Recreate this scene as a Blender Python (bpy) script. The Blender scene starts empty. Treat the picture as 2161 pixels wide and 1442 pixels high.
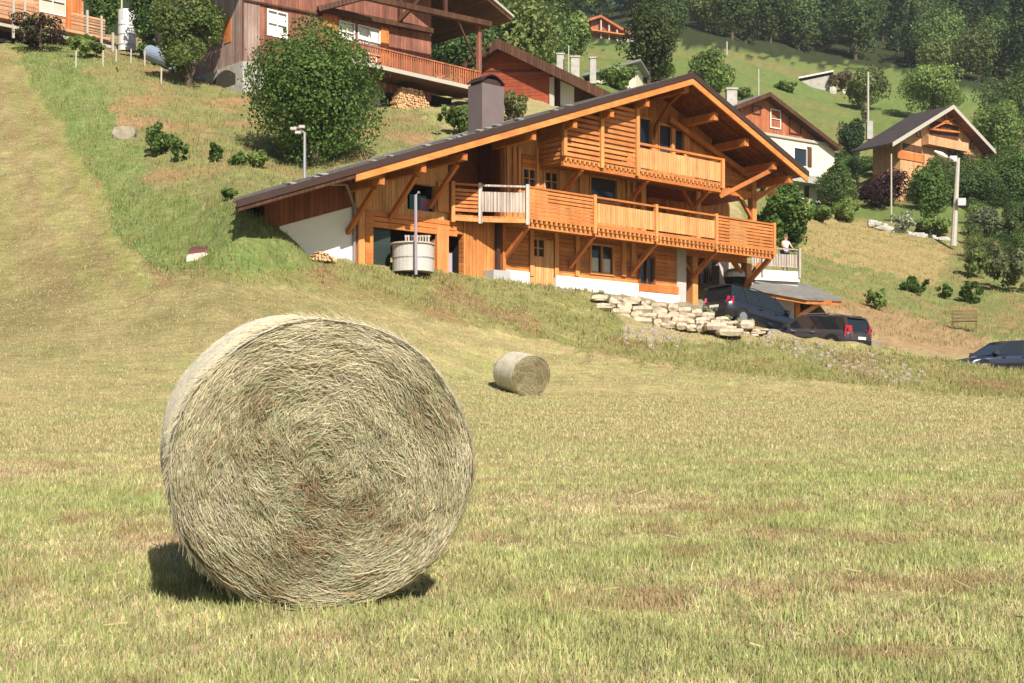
import bpy, math, random
import numpy as np
from mathutils import Vector, Matrix
R = math.radians
# ---------------------------------------------------------------- camera, sky, sun, exposure
sc = bpy.context.scene
FOC, HOR, CX = 3000.0, 920.0, 1080.5            # focal length, horizon row and centre column of the 2161 px wide photo
cam_data = bpy.data.cameras.new("camera")
cam_data.sensor_width = 36.0
cam_data.lens = FOC / 2161.0 * 36.0
cam_data.shift_y = (HOR - 721.0) / 2161.0
cam_data.clip_start = 0.1
cam_data.clip_end = 3000
cam = bpy.data.objects.new("camera", cam_data)
cam.location = (0, 0, 0)
cam.rotation_euler = (R(90), 0, 0)
sc.collection.objects.link(cam)
sc.camera = cam
SUN_EL, SUN_AZ = R(39), math.atan2(0.33, -0.944)    # azimuth measured from +Y towards +X
world = bpy.data.worlds.new("World")
sc.world = world
world.use_nodes = True
wn = world.node_tree
bg = wn.nodes["Background"]
sky = wn.nodes.new("ShaderNodeTexSky")
sky.sky_type = 'NISHITA'
sky.sun_disc = False
sky.sun_elevation = SUN_EL
sky.sun_rotation = SUN_AZ
wn.links.new(sky.outputs[0], bg.inputs[0])
bg.inputs[1].default_value = 0.06
sl = bpy.data.lights.new("sun", 'SUN')
sl.energy = 5.0
sl.angle = R(0.6)
sl.color = (1.0, 0.92, 0.80)
so = bpy.data.objects.new("sun", sl)
sdir = Vector((math.sin(SUN_AZ) * math.cos(SUN_EL), math.cos(SUN_AZ) * math.cos(SUN_EL), math.sin(SUN_EL)))
so.rotation_euler = sdir.to_track_quat('Z', 'Y').to_euler()
so.location = sdir * 50
sc.collection.objects.link(so)
sc.view_settings.view_transform = 'Standard'
sc.view_settings.look = 'None'
sc.view_settings.gamma = 1.0
sc.view_settings.exposure = 0.56
sc.cycles.max_bounces = 6
sc.cycles.diffuse_bounces = 1
sc.cycles.transparent_max_bounces = 6
sc.cycles.volume_bounces = 0

# ---------------------------------------------------------------- helpers
COL = sc.collection
def P(px, py, D):
    return Vector(((px - CX) / FOC * D, D, (HOR - py) / FOC * D))
def tag(o, label=None, cat=None, group=None, kind=None):
    if label: o["label"] = label
    if cat: o["category"] = cat
    if group: o["group"] = group
    if kind: o["kind"] = kind
    return o
def thing(name, label, cat, loc, group=None):
    o = bpy.data.objects.new(name, None)
    o.empty_display_size = 0.3
    o.location = Vector(loc)
    COL.objects.link(o)
    return tag(o, label, cat, group)
def wloc(o):
    v = Vector(o.location)
    p = o.parent
    while p:
        v += Vector(p.location); p = p.parent
    return v
def link_mesh(name, me, parent=None, loc=None):
    """me is in world coordinates; loc = origin for a top-level mesh"""
    o = bpy.data.objects.new(name, me)
    COL.objects.link(o)
    if parent is not None:
        off = wloc(parent); o.parent = parent
    else:
        off = Vector(loc) if loc is not None else Vector((0, 0, 0)); o.location = off
    if off.length > 0: me.transform(Matrix.Translation(-off))
    return o
class Frame:
    def __init__(s, px, D, th, z0=0):
        s.x0, s.y0 = (px - CX) / FOC * D, D
        s.d = Vector((math.cos(th), math.sin(th), 0)); s.N = Vector((math.sin(th), -math.cos(th), 0))
    def D(s, px, n):
        u = (px - CX) / FOC
        return (n + s.x0 * s.N.x + s.y0 * s.N.y) / (u * s.N.x + s.N.y)
    def s(s, px, n):
        D = s.D(px, n); u = (px - CX) / FOC
        return (u * D - s.x0) * s.d.x + (D - s.y0) * s.d.y
    def z(s, px, py, n):
        return (HOR - py) / FOC * s.D(px, n)
    def p(s, a, n, z):
        return Vector((s.x0, s.y0, 0)) + s.d * a + s.N * n + Vector((0, 0, z))
    def r(s, pl, pr, yt, yb, n):
        """rectangle seen from column pl to pr, rows yt..yb measured at its left side"""
        return s.s(pl, n), s.s(pr, n), s.z(pl, yb, n), s.z(pl, yt, n)
WF = Frame(CX, 1.0, 0.0); WF.x0 = WF.y0 = 0
class MB:
    def __init__(s, fr=None):
        s.v, s.f, s.fr = [], [], fr
    def add(s, vs, fs):
        b = len(s.v); s.v += [tuple(v) for v in vs]; s.f += [tuple(i + b for i in f) for f in fs]; return s
    def hexa(s, p):   # p[0..3] bottom loop, p[4..7] top loop
        return s.add(p, [(3, 2, 1, 0), (4, 5, 6, 7), (0, 1, 5, 4), (1, 2, 6, 5), (2, 3, 7, 6), (3, 0, 4, 7)])
    def box(s, a0, a1, n0, n1, z0, z1, zt=None):
        """box in frame coords; zt = (z1 at a0, z1 at a1) for a sloped top"""
        F = s.fr or WF
        za, zb = zt if zt else (z1, z1)
        zz = z0 if isinstance(z0, tuple) else (z0, z0)
        if F is WF:
            q = lambda a, n, z: Vector((a, n, z)); n0, n1 = n1, n0
        else: q = F.p
        return s.hexa([q(a0, n1, zz[0]), q(a1, n1, zz[1]), q(a1, n0, zz[1]), q(a0, n0, zz[0]),
                       q(a0, n1, za), q(a1, n1, zb), q(a1, n0, zb), q(a0, n0, za)])
    def bar(s, p, q, w, h=None, up=(0, 0, 1)):
        p, q = Vector(p), Vector(q); h = h or w
        d = (q - p).normalized(); side = d.cross(Vector(up))
        if side.length < 1e-4: side = d.cross(Vector((s.fr.N if s.fr else (0, 1, 0))))
        side.normalize(); u = side.cross(d).normalized()
        a, b = side * w / 2, u * h / 2
        return s.hexa([p - a - b, p + a - b, q + a - b, q - a - b, p - a + b, p + a + b, q + a + b, q - a + b])
    def tube(s, pts, rad, seg=8, caps=True):
        pts = [Vector(p) for p in pts]; n = len(pts)
        rr = rad if isinstance(rad, (list, tuple)) else [rad] * n
        b = len(s.v); ref = Vector((0.123, 0.3, 0.9)).normalized()
        for i, p in enumerate(pts):
            d = (pts[min(i + 1, n - 1)] - pts[max(i - 1, 0)]).normalized()
            x = d.cross(ref if abs(d.dot(ref)) < 0.95 else Vector((1, 0, 0))).normalized(); y = d.cross(x)
            for k in range(seg):
                t = 2 * math.pi * k / seg
                s.v.append(tuple(p + (x * math.cos(t) + y * math.sin(t)) * rr[i]))
        for i in range(n - 1):
            for k in range(seg):
                k2 = (k + 1) % seg
                s.f.append((b + i * seg + k, b + i * seg + k2, b + (i + 1) * seg + k2, b + (i + 1) * seg + k))
        if caps:
            s.f.append(tuple(b + k for k in range(seg))[::-1]); s.f.append(tuple(b + (n - 1) * seg + k for k in range(seg)))
        return s
    def rock(s, c, size, rng, rot=0.0, fr=None):
        c = Vector(c); vs = []; idx = {}
        L = [-1, 0, 1]
        ca, sa = math.cos(rot), math.sin(rot)
        for x in L:
            for y in L:
                for z in L:
                    if x == y == z == 0: continue
                    k = abs(x) + abs(y) + abs(z)
                    m = {1: 1.02, 2: 0.90, 3: 0.76}[k]
                    v = Vector((x * m * size[0] * rng.uniform(.85, 1.08), y * m * size[1] * rng.uniform(.85, 1.08), z * m * size[2] * rng.uniform(.85, 1.08))) * 0.5
                    if fr: w = fr.d * v.x + fr.N * v.y + Vector((0, 0, v.z))
                    else: w = Vector((v.x * ca - v.y * sa, v.x * sa + v.y * ca, v.z))
                    idx[(x, y, z)] = len(vs); vs.append(c + w)
        fs = []
        for ax in range(3):
            for sg in (-1, 1):
                for a in (-1, 0):
                    for b_ in (-1, 0):
                        q = []
                        for (da, db) in ((0, 0), (1, 0), (1, 1), (0, 1)):
                            t = [0, 0, 0]; t[ax] = sg; t[(ax + 1) % 3] = a + da; t[(ax + 2) % 3] = b_ + db
                            q.append(idx[tuple(t)])
                        fs.append(q if sg > 0 else q[::-1])
        return s.add(vs, fs)
    def mesh(s, name, mat, smooth=False):
        me = bpy.data.meshes.new(name)
        me.from_pydata(s.v, [], s.f)
        me.materials.append(mat)
        F = s.fr
        dx = F.d if F else Vector((1, 0, 0)); dn = F.N if F else Vector((0, 1, 0))
        uv = me.uv_layers.new(name="UVMap")
        vs = me.vertices
        for poly in me.polygons:
            n = poly.normal
            az, ad, an = abs(n.z), abs(n.dot(dx)), abs(n.dot(dn))
            for li in poly.loop_indices:
                co = vs[me.loops[li].vertex_index].co
                if az > .75: t = (co.dot(dx), co.dot(dn))
                elif an >= ad: t = (co.dot(dx), co.z)
                else: t = (co.dot(dn), co.z)
                uv.data[li].uv = t
        if smooth:
            for poly in me.polygons: poly.use_smooth = True
        return me
    def build(s, name, mat, parent=None, loc=None, smooth=False):
        return link_mesh(name, s.mesh(name, mat, smooth), parent, loc)
def np_mesh(name, verts, quads, mat, tint=None, smooth=False):
    """verts (N,3), quads (M,4) or (M,3); tint per-vertex (N,3)"""
    me = bpy.data.meshes.new(name)
    verts = np.asarray(verts, np.float32); quads = np.asarray(quads, np.int32)
    nv, (nf, k) = len(verts), quads.shape
    me.vertices.add(nv); me.vertices.foreach_set("co", verts.ravel())
    me.loops.add(nf * k); me.loops.foreach_set("vertex_index", quads.ravel())
    me.polygons.add(nf); me.polygons.foreach_set("loop_start", np.arange(0, nf * k, k, dtype=np.int32))
    me.polygons.foreach_set("loop_total", np.full(nf, k, np.int32))
    if smooth: me.polygons.foreach_set("use_smooth", np.ones(nf, bool))
    me.update(calc_edges=True)
    if tint is not None:
        a = me.color_attributes.new("tint", 'FLOAT_COLOR', 'POINT')
        t = np.ones((nv, 4), np.float32); t[:, :3] = tint
        a.data.foreach_set("color", t.ravel())
    me.materials.append(mat)
    return me
# ---------------------------------------------------------------- materials
def _mat(name):
    m = bpy.data.materials.new(name); m.use_nodes = True
    nt = m.node_tree; b = nt.nodes["Principled BSDF"]
    return m, nt, b
def N(nt, t, **kw):
    n = nt.nodes.new(t)
    for k, v in kw.items(): setattr(n, k, v)
    return n
def math_(nt, op, a, b=None, c=None):
    n = N(nt, "ShaderNodeMath", operation=op)
    for i, x in enumerate((a, b, c)):
        if x is None: continue
        if isinstance(x, (int, float)): n.inputs[i].default_value = x
        else: nt.links.new(x, n.inputs[i])
    return n.outputs[0]
def scale_col(nt, col, fac):
    n = N(nt, "ShaderNodeVectorMath", operation='SCALE')
    if isinstance(col, tuple): n.inputs[0].default_value = col[:3]
    else: nt.links.new(col, n.inputs[0])
    nt.links.new(fac, n.inputs[3])
    return n.outputs[0]
def m_plain(name, col, rough=0.7, metal=0.0, var=0.0, scale=3.0, bump=0.0, spec=0.3, coat=0.0):
    m, nt, b = _mat(name)
    b.inputs["Roughness"].default_value = rough; b.inputs["Metallic"].default_value = metal
    b.inputs["Specular IOR Level"].default_value = spec
    b.inputs["Coat Weight"].default_value = coat
    b.inputs["Base Color"].default_value = (*col, 1)
    if var or bump:
        g = N(nt, "ShaderNodeNewGeometry")
        nz = N(nt, "ShaderNodeTexNoise"); nz.inputs["Scale"].default_value = scale; nz.inputs["Detail"].default_value = 6; nz.inputs["Roughness"].default_value = .65
        nt.links.new(g.outputs["Position"], nz.inputs["Vector"])
        f = math_(nt, 'MULTIPLY_ADD', nz.outputs[0], 2 * var * 1.6, 1 - var * 1.6)
        nt.links.new(scale_col(nt, col, f), b.inputs["Base Color"])
        if bump:
            bp = N(nt, "ShaderNodeBump"); bp.inputs["Strength"].default_value = 1; bp.inputs["Distance"].default_value = bump
            nt.links.new(nz.outputs[0], bp.inputs["Height"]); nt.links.new(bp.outputs[0], b.inputs["Normal"])
    return m
def m_wood(name, col, along='v', pw=0.16, var=0.22, col2=None, rough=0.6, groove=0.02):
    """planks running 'v'ertically or 'h'orizontally, width pw metres, from UVs in metres"""
    m, nt, b = _mat(name)
    b.inputs["Roughness"].default_value = rough; b.inputs["Specular IOR Level"].default_value = .25
    uv = N(nt, "ShaderNodeUVMap"); sp = N(nt, "ShaderNodeSeparateXYZ"); nt.links.new(uv.outputs[0], sp.inputs[0])
    a, l = (sp.outputs[0], sp.outputs[1]) if along == 'v' else (sp.outputs[1], sp.outputs[0])
    t = math_(nt, 'DIVIDE', a, pw); fl = math_(nt, 'FLOOR', t)
    wn_ = N(nt, "ShaderNodeTexWhiteNoise", noise_dimensions='1D'); nt.links.new(fl, wn_.inputs["W"])
    cb = N(nt, "ShaderNodeCombineXYZ")
    nt.links.new(math_(nt, 'MULTIPLY', a, 14), cb.inputs[0]); nt.links.new(math_(nt, 'MULTIPLY', l, 1.3), cb.inputs[1]); nt.links.new(fl, cb.inputs[2])
    nz = N(nt, "ShaderNodeTexNoise"); nz.inputs["Scale"].default_value = 1; nz.inputs["Detail"].default_value = 5
    nt.links.new(cb.outputs[0], nz.inputs["Vector"])
    g = N(nt, "ShaderNodeNewGeometry"); big = N(nt, "ShaderNodeTexNoise"); big.inputs["Scale"].default_value = .6; big.inputs["Detail"].default_value = 4
    nt.links.new(g.outputs["Position"], big.inputs["Vector"])
    f = math_(nt, 'MULTIPLY_ADD', wn_.outputs[0], 2 * var, 1 - var)
    f = math_(nt, 'MULTIPLY', f, math_(nt, 'MULTIPLY_ADD', nz.outputs[0], .7, .65))
    mx = N(nt, "ShaderNodeMix", data_type='RGBA')
    mx.inputs[6].default_value = (*col, 1); mx.inputs[7].default_value = (*(col2 or tuple(c * .72 for c in col)), 1)
    nt.links.new(math_(nt, 'MULTIPLY_ADD', big.outputs[0], 2.4, -.8), mx.inputs[0]); mx.clamp_factor = True
    wv = N(nt, "ShaderNodeTexNoise"); wv.inputs["Scale"].default_value = 1; wv.inputs["Detail"].default_value = 4; wv.inputs["Roughness"].default_value = .7
    cw = N(nt, "ShaderNodeCombineXYZ"); nt.links.new(math_(nt, 'MULTIPLY', sp.outputs[0], 2.2), cw.inputs[0]); nt.links.new(math_(nt, 'MULTIPLY', sp.outputs[1], .7), cw.inputs[1]); nt.links.new(cw.outputs[0], wv.inputs["Vector"])
    f = math_(nt, 'MULTIPLY', f, math_(nt, 'MULTIPLY_ADD', wv.outputs[0], 1.1, .45))
    nt.links.new(scale_col(nt, mx.outputs[2], f), b.inputs["Base Color"])
    fr = math_(nt, 'FRACT', t)
    e = math_(nt, 'MINIMUM', fr, math_(nt, 'SUBTRACT', 1, fr))
    h = math_(nt, 'MINIMUM', math_(nt, 'MULTIPLY', e, 9), 1)
    h = math_(nt, 'ADD', h, math_(nt, 'MULTIPLY', nz.outputs[0], .3))
    bp = N(nt, "ShaderNodeBump"); bp.inputs["Strength"].default_value = 1; bp.inputs["Distance"].default_value = groove
    nt.links.new(h, bp.inputs["Height"]); nt.links.new(bp.outputs[0], b.inputs["Normal"])
    return m
def m_tint(name, rough=0.8, transl=0.25, rnd=0.0, spec=0.2, mul=1.0, noise=0.0, nscale=2.0):
    """albedo from the mesh's own 'tint' colours; rnd = per-object brightness spread; transl = leaf translucency"""
    m, nt, b = _mat(name)
    b.inputs["Roughness"].default_value = rough; b.inputs["Specular IOR Level"].default_value = spec
    at = N(nt, "ShaderNodeVertexColor", layer_name="tint"); c = at.outputs[0]
    if mul != 1.0: c = scale_col(nt, c, math_(nt, 'ADD', mul, 0.0))
    if rnd:
        oi = N(nt, "ShaderNodeObjectInfo")
        hs = N(nt, "ShaderNodeHueSaturation")
        nt.links.new(math_(nt, 'MULTIPLY_ADD', oi.outputs["Random"], .05, .475), hs.inputs["Hue"])
        rr = math_(nt, 'FRACT', math_(nt, 'MULTIPLY', oi.outputs["Random"], 17.31))
        nt.links.new(math_(nt, 'MULTIPLY_ADD', rr, 2 * rnd, 1 - rnd), hs.inputs["Value"])
        nt.links.new(c, hs.inputs["Color"]); c = hs.outputs[0]
    if noise:
        g = N(nt, "ShaderNodeNewGeometry"); nz = N(nt, "ShaderNodeTexNoise"); nz.inputs["Scale"].default_value = nscale; nz.inputs["Detail"].default_value = 8; nz.inputs["Roughness"].default_value = .7
        nt.links.new(g.outputs["Position"], nz.inputs["Vector"])
        c = scale_col(nt, c, math_(nt, 'MULTIPLY_ADD', nz.outputs[0], noise * 3, 1 - noise * 1.5))
    nt.links.new(c, b.inputs["Base Color"])
    if transl:
        tr = N(nt, "ShaderNodeBsdfTranslucent"); nt.links.new(c, tr.inputs[0])
        mx = N(nt, "ShaderNodeMixShader"); mx.inputs[0].default_value = transl
        nt.links.new(b.outputs[0], mx.inputs[1]); nt.links.new(tr.outputs[0], mx.inputs[2])
        nt.links.new(mx.outputs[0], nt.nodes["Material Output"].inputs[0])
    return m
def m_glass(name, col=(.02, .03, .04), rough=.08):
    m, nt, b = _mat(name)
    b.inputs["Base Color"].default_value = (*col, 1); b.inputs["Roughness"].default_value = rough
    b.inputs["Specular IOR Level"].default_value = .6
    return m
M = {}
M['beam'] = m_wood('larch_beam', (0.531, 0.185, 0.052), 'v', .5, .12, (0.443, 0.140, 0.038), groove=.004)
M['beam_h'] = m_wood('larch_beam_laid', (0.514, 0.167, 0.043), 'h', .5, .12, (0.603, 0.226, 0.067), groove=.004)
M['post'] = m_wood('pale_larch_post', (0.673, 0.298, 0.104), 'v', .5, .10, (0.603, 0.235, 0.076), groove=.004)
M['board_v'] = m_wood('larch_boards_upright', (0.514, 0.185, 0.052), 'v', .17, .22, (0.620, 0.261, 0.085))
M['board_h'] = m_wood('larch_boards_laid', (0.514, 0.171, 0.048), 'h', .17, .22, (0.620, 0.239, 0.076))
M['board_pale'] = m_wood('pale_larch_boards', (0.691, 0.352, 0.147), 'v', .14, .16, (0.620, 0.280, 0.100))
M['slat'] = m_wood('larch_slats', (0.549, 0.181, 0.052), 'h', .3, .25, (0.637, 0.253, 0.085), groove=.003)
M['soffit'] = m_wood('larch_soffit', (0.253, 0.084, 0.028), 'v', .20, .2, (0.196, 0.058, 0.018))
M['fascia'] = m_wood('larch_fascia', (0.655, 0.261, 0.076), 'h', .6, .08, (0.567, 0.198, 0.052), groove=.003)
M['weather'] = m_wood('weathered_grey_wood', (.44, .37, .33), 'v', .12, .18, (.50, .41, .34))
M['darkwood'] = m_wood('dark_brown_wood', (.10, .045, .025), 'v', .2, .2)
M['shingle'] = m_plain('grey_shingle', (.20, .19, .18), .85, 0, .35, 2.5, .05)
M['edge'] = m_plain('dark_brown_metal', (.075, .045, .04), .45, .3, .15)
M['chim'] = m_plain('brown_sheet_metal', (.20, .155, .15), .5, .2, .12, 2)
M['white'] = m_plain('white_render', (.80, .78, .74), .9, 0, .05, 3, .004)
M['greyplaster'] = m_plain('grey_rough_plaster', (.42, .40, .37), .95, 0, .3, 2.2, .06)
M['glass'] = m_glass('window_glass')
M['glassblue'] = m_glass('sky_window_glass', (.035, .055, .09), .04)
M['curtain'] = m_plain('cream_curtain', (.55, .52, .42), .9, 0, .1)
M['dark'] = m_plain('dark_interior', (.018, .014, .012), .9)  # near-black: shade of openings and hollows put into the colour; also black parts
M['metal'] = m_plain('galvanised_metal', (.42, .42, .43), .45, .6, .1)
M['concrete'] = m_plain('concrete', (.46, .43, .39), .9, 0, .18, 5, .01)
M['slate'] = m_plain('light_slate', (.27, .265, .255), .8, 0, .3)
M['bark'] = m_plain('bark', (.10, .075, .05), .95, 0, .3, 8, .02)
# ---------------------------------------------------------------- terrain
def _zb(D): return -1.157 + .055 * D
TCOL = [
 (-900, [(30,850),(41,720),(47,640),(56,500),(70,280),(85,120),(110,60),(200,-200),(450,-900)]),
 (0,   [(30,866),(35,795),(38,745),(41,695),(46,612),(54,470),(62,310),(72,150),(78,95),(88,82),(110,60),(160,-20),(300,-300),(450,-450)]),
 (200, [(30,868),(35,800),(38,738),(41,678),(46,582),(54,440),(62,290),(72,150),(79,108),(90,100),(110,70),(160,0),(300,-300),(450,-450)]),
 (400, [(30,870),(35,800),(38,722),(41,650),(46.5,528),(52,430),(58,330),(66,250),(72,195),(78,155),(90,120),(120,60),(300,-250),(450,-420)]),
 (450, [(30,870),(35,802),(38,712),(41,638),(45.5,527),(47.5,470),(52,412),(58,330),(66,258),(73,200),(78,165),(90,128),(120,60),(300,-220),(450,-410)]),
 (500, [(30,870),(35,806),(38,722),(41,655),(43.5,590),(44.6,528),(45.6,474),(46.4,440),(50,405),(58,330),(66,265),(73,205),(78,172),(90,135),(120,60),(300,-200),(450,-400)]),
 (600, [(30,870),(35,812),(38,738),(41,680),(45,588),(47,506),(48,484),(51,430),(56,380),(62,335),(68,240),(74,200),(90,140),(120,60),(300,-200),(450,-400)]),
 (660, [(30,870),(35,818),(38,752),(41,695),(45,612),(47.3,548),(49.2,548),(52,440),(56,390),(62,340),(68,270),(75,235),(90,150),(120,70),(300,-180),(450,-400)]),
 (745, [(30,870),(35,828),(41,725),(45,640),(48.3,556),(50.5,556),(54,450),(58,370),(63,320),(68,285),(74,250),(80,225),(90,180),(110,110),(300,-150),(450,-350)]),
 (945, [(30,871),(35,840),(41,790),(45,700),(48,630),(51,581),(54,579),(58,450),(64,330),(70,270),(75,245),(82,230),(90,190),(110,120),(160,60),(300,-120),(450,-330)]),
 (1100,[(30,871),(35,850),(41,836),(46,730),(49.5,640),(52.5,598),(56,600),(62,450),(70,300),(78,240),(90,200),(120,150),(180,60),(300,-60),(450,-280)]),
 (1250,[(30,871),(35,851),(41,838),(46,745),(50,680),(51.8,650),(52.6,622),(58,616),(64,500),(72,330),(85,250),(110,190),(150,140),(220,90),(300,40),(450,-220)]),
 (1400,[(30,871),(35,852),(41,838),(46.5,760),(50.5,700),(52.2,690),(52.9,650),(60,642),(66,560),(74,380),(90,280),(120,200),(160,150),(210,100),(300,20),(450,-200)]),
 (1500,[(30,871),(35,852),(41,838),(47,772),(50.5,715),(52,705),(52.9,672),(57,680),(61,656),(66,600),(75,450),(90,340),(120,230),(160,170),(210,110),(300,20),(450,-200)]),
 (1600,[(30,871),(35,852),(41,838),(47,785),(50.5,722),(52.5,705),(53.2,690),(57,704),(62,682),(67,645),(75,520),(90,440),(110,400),(130,300),(170,210),(220,130),(300,50),(450,-180)]),
 (1700,[(30,871),(35,852),(41,838),(47,795),(51,735),(53,708),(57,748),(62,705),(67,640),(75,570),(90,485),(105,440),(118,436),(130,400),(160,270),(200,190),(240,130),(300,60),(450,-150)]),
 (1820,[(30,871),(35,852),(41,838),(47,812),(51,755),(53.5,728),(58,768),(63,720),(68,660),(78,590),(90,520),(105,470),(120,440),(135,400),(160,300),(200,210),(240,150),(300,60),(450,-150)]),
 (2000,[(30,871),(35,852),(41,839),(47,828),(51,785),(53.5,764),(58,790),(63,742),(72,680),(85,600),(98,522),(115,470),(130,410),(160,300),(200,230),(250,140),(300,50),(450,-150)]),
 (2161,[(30,871),(35,852),(41,840),(47,838),(51,800),(53.5,784),(58,812),(63,752),(72,690),(85,610),(100,540),(115,490),(130,430),(160,320),(200,240),(250,140),(300,50),(450,-150)]),
 (3000,[(30,871),(35,853),(41,845),(47,842),(53.5,800),(63,760),(85,640),(115,520),(160,360),(250,160),(450,-150)]),
]
ROWS = np.concatenate([np.arange(3, 12, .35), np.arange(12, 30, .7), np.arange(30, 41, .5), np.arange(41, 64, .25), np.arange(64, 100, .6), np.arange(100, 200, 2), np.arange(200, 460, 5)])
PX = np.concatenate([np.array([-9000, -6000, -4000, -2500, -1600, -1000, -700, -500, -350, -230]), np.arange(-150, 2320, 8.0), np.array([2400, 2520, 2700, 3000, 3500, 4300, 5500, 7000, 10000])])
def _build_table():
    cols = []
    for c, lst in TCOL:
        d = np.array([0, 20.0] + [a for a, _ in lst]); z = np.array([_zb(0), _zb(20)] + [(HOR - y) / FOC * a for a, y in lst])
        cols.append(np.interp(ROWS, d, z))
    cols = np.array(cols)                       # (ncol, nrow)
    xs = np.array([c for c, _ in TCOL], float)
    Z = np.array([[0.0] * len(PX)] * len(ROWS))
    for i in range(len(ROWS)): Z[i] = np.interp(PX, xs, cols[:, i])
    for _ in range(3):
        Z = np.where(Z > 95, 95 + 30 * np.tanh((Z - 95) / 45), Z)
        Y = Z.copy(); Y[1:-1] = .25 * Z[:-2] + .5 * Z[1:-1] + .25 * Z[2:]
        X = Y.copy(); X[:, 1:-1] = .25 * Y[:, :-2] + .5 * Y[:, 1:-1] + .25 * Y[:, 2:]; Z = X
    return Z
ZT = _build_table()
rs = np.random.RandomState(5)
_perm = rs.rand(256, 256)
def vnoise(x, y, seed=0):
    x = np.asarray(x, float) + seed * 17.3; y = np.asarray(y, float) + seed * 9.7
    xi, yi = np.floor(x).astype(int), np.floor(y).astype(int); fx, fy = x - xi, y - yi
    fx = fx * fx * (3 - 2 * fx); fy = fy * fy * (3 - 2 * fy)
    g = lambda a, b: _perm[a % 256, b % 256]
    return (g(xi, yi) * (1 - fx) + g(xi + 1, yi) * fx) * (1 - fy) + (g(xi, yi + 1) * (1 - fx) + g(xi + 1, yi + 1) * fx) * fy
def fbm(x, y, seed=0, o=4):
    t = 0; a = .5; s = 0
    for k in range(o): t = t + a * vnoise(x * 2 ** k, y * 2 ** k, seed + k); s += a; a *= .55
    return t / s
def rough_at(X, Y):
    """height of small lumps, growing with roughness of the ground away from the mown meadow"""
    wild = np.clip((Y - 38) / 8, 0, 1)
    far = np.clip((Y - 80) / 60, 0, 1)
    return (fbm(X * .9, Y * .9, 1) - .5) * (.05 + .34 * wild) + (fbm(X * 2.7, Y * 2.7, 4) - .5) * (.035 + .12 * wild) + (fbm(X * .12, Y * .12, 9) - .5) * 2.5 * far
def zg(X, Y):
    X = np.asarray(X, float); Y = np.asarray(Y, float)
    Yc = np.clip(Y, ROWS[0], ROWS[-1] - 1e-3); px = np.clip(X / Yc * FOC + CX, PX[0], PX[-1] - 1e-3)
    i = np.clip(np.searchsorted(ROWS, Yc, side='right') - 1, 0, len(ROWS) - 2); j = np.clip(np.searchsorted(PX, px, side='right') - 1, 0, len(PX) - 2)
    a = (Yc - ROWS[i]) / (ROWS[i + 1] - ROWS[i]); b = (px - PX[j]) / (PX[j + 1] - PX[j])
    z = (ZT[i, j] * (1 - b) + ZT[i, j + 1] * b) * (1 - a) + (ZT[i + 1, j] * (1 - b) + ZT[i + 1, j + 1] * b) * a
    return z + rough_at(X, Y)
def G(px, D):
    """ground point under photo column px at distance D"""
    X = (px - CX) / FOC * D
    return Vector((X, D, float(zg(X, D))))
def Dat(px, py, lo=30.0, hi=330.0):
    """distance at which the ground shows at column px, row py"""
    D = np.arange(lo, hi, .25); X_ = (px - CX) / FOC * D
    r = HOR - zg(X_, D) / D * FOC
    k = np.nonzero(r <= py)[0]
    return float(D[k[0]]) if len(k) else hi
def in_poly(px, py, poly):
    px = np.asarray(px); py = np.asarray(py); c = np.zeros(px.shape, bool); n = len(poly)
    for i in range(n):
        x1, y1 = poly[i]; x2, y2 = poly[(i + 1) % n]
        if y1 == y2: continue
        t = ((y1 > py) != (y2 > py)) & (px < (x2 - x1) * (py - y1) / (y2 - y1) + x1)
        c ^= t
    return c
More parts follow.
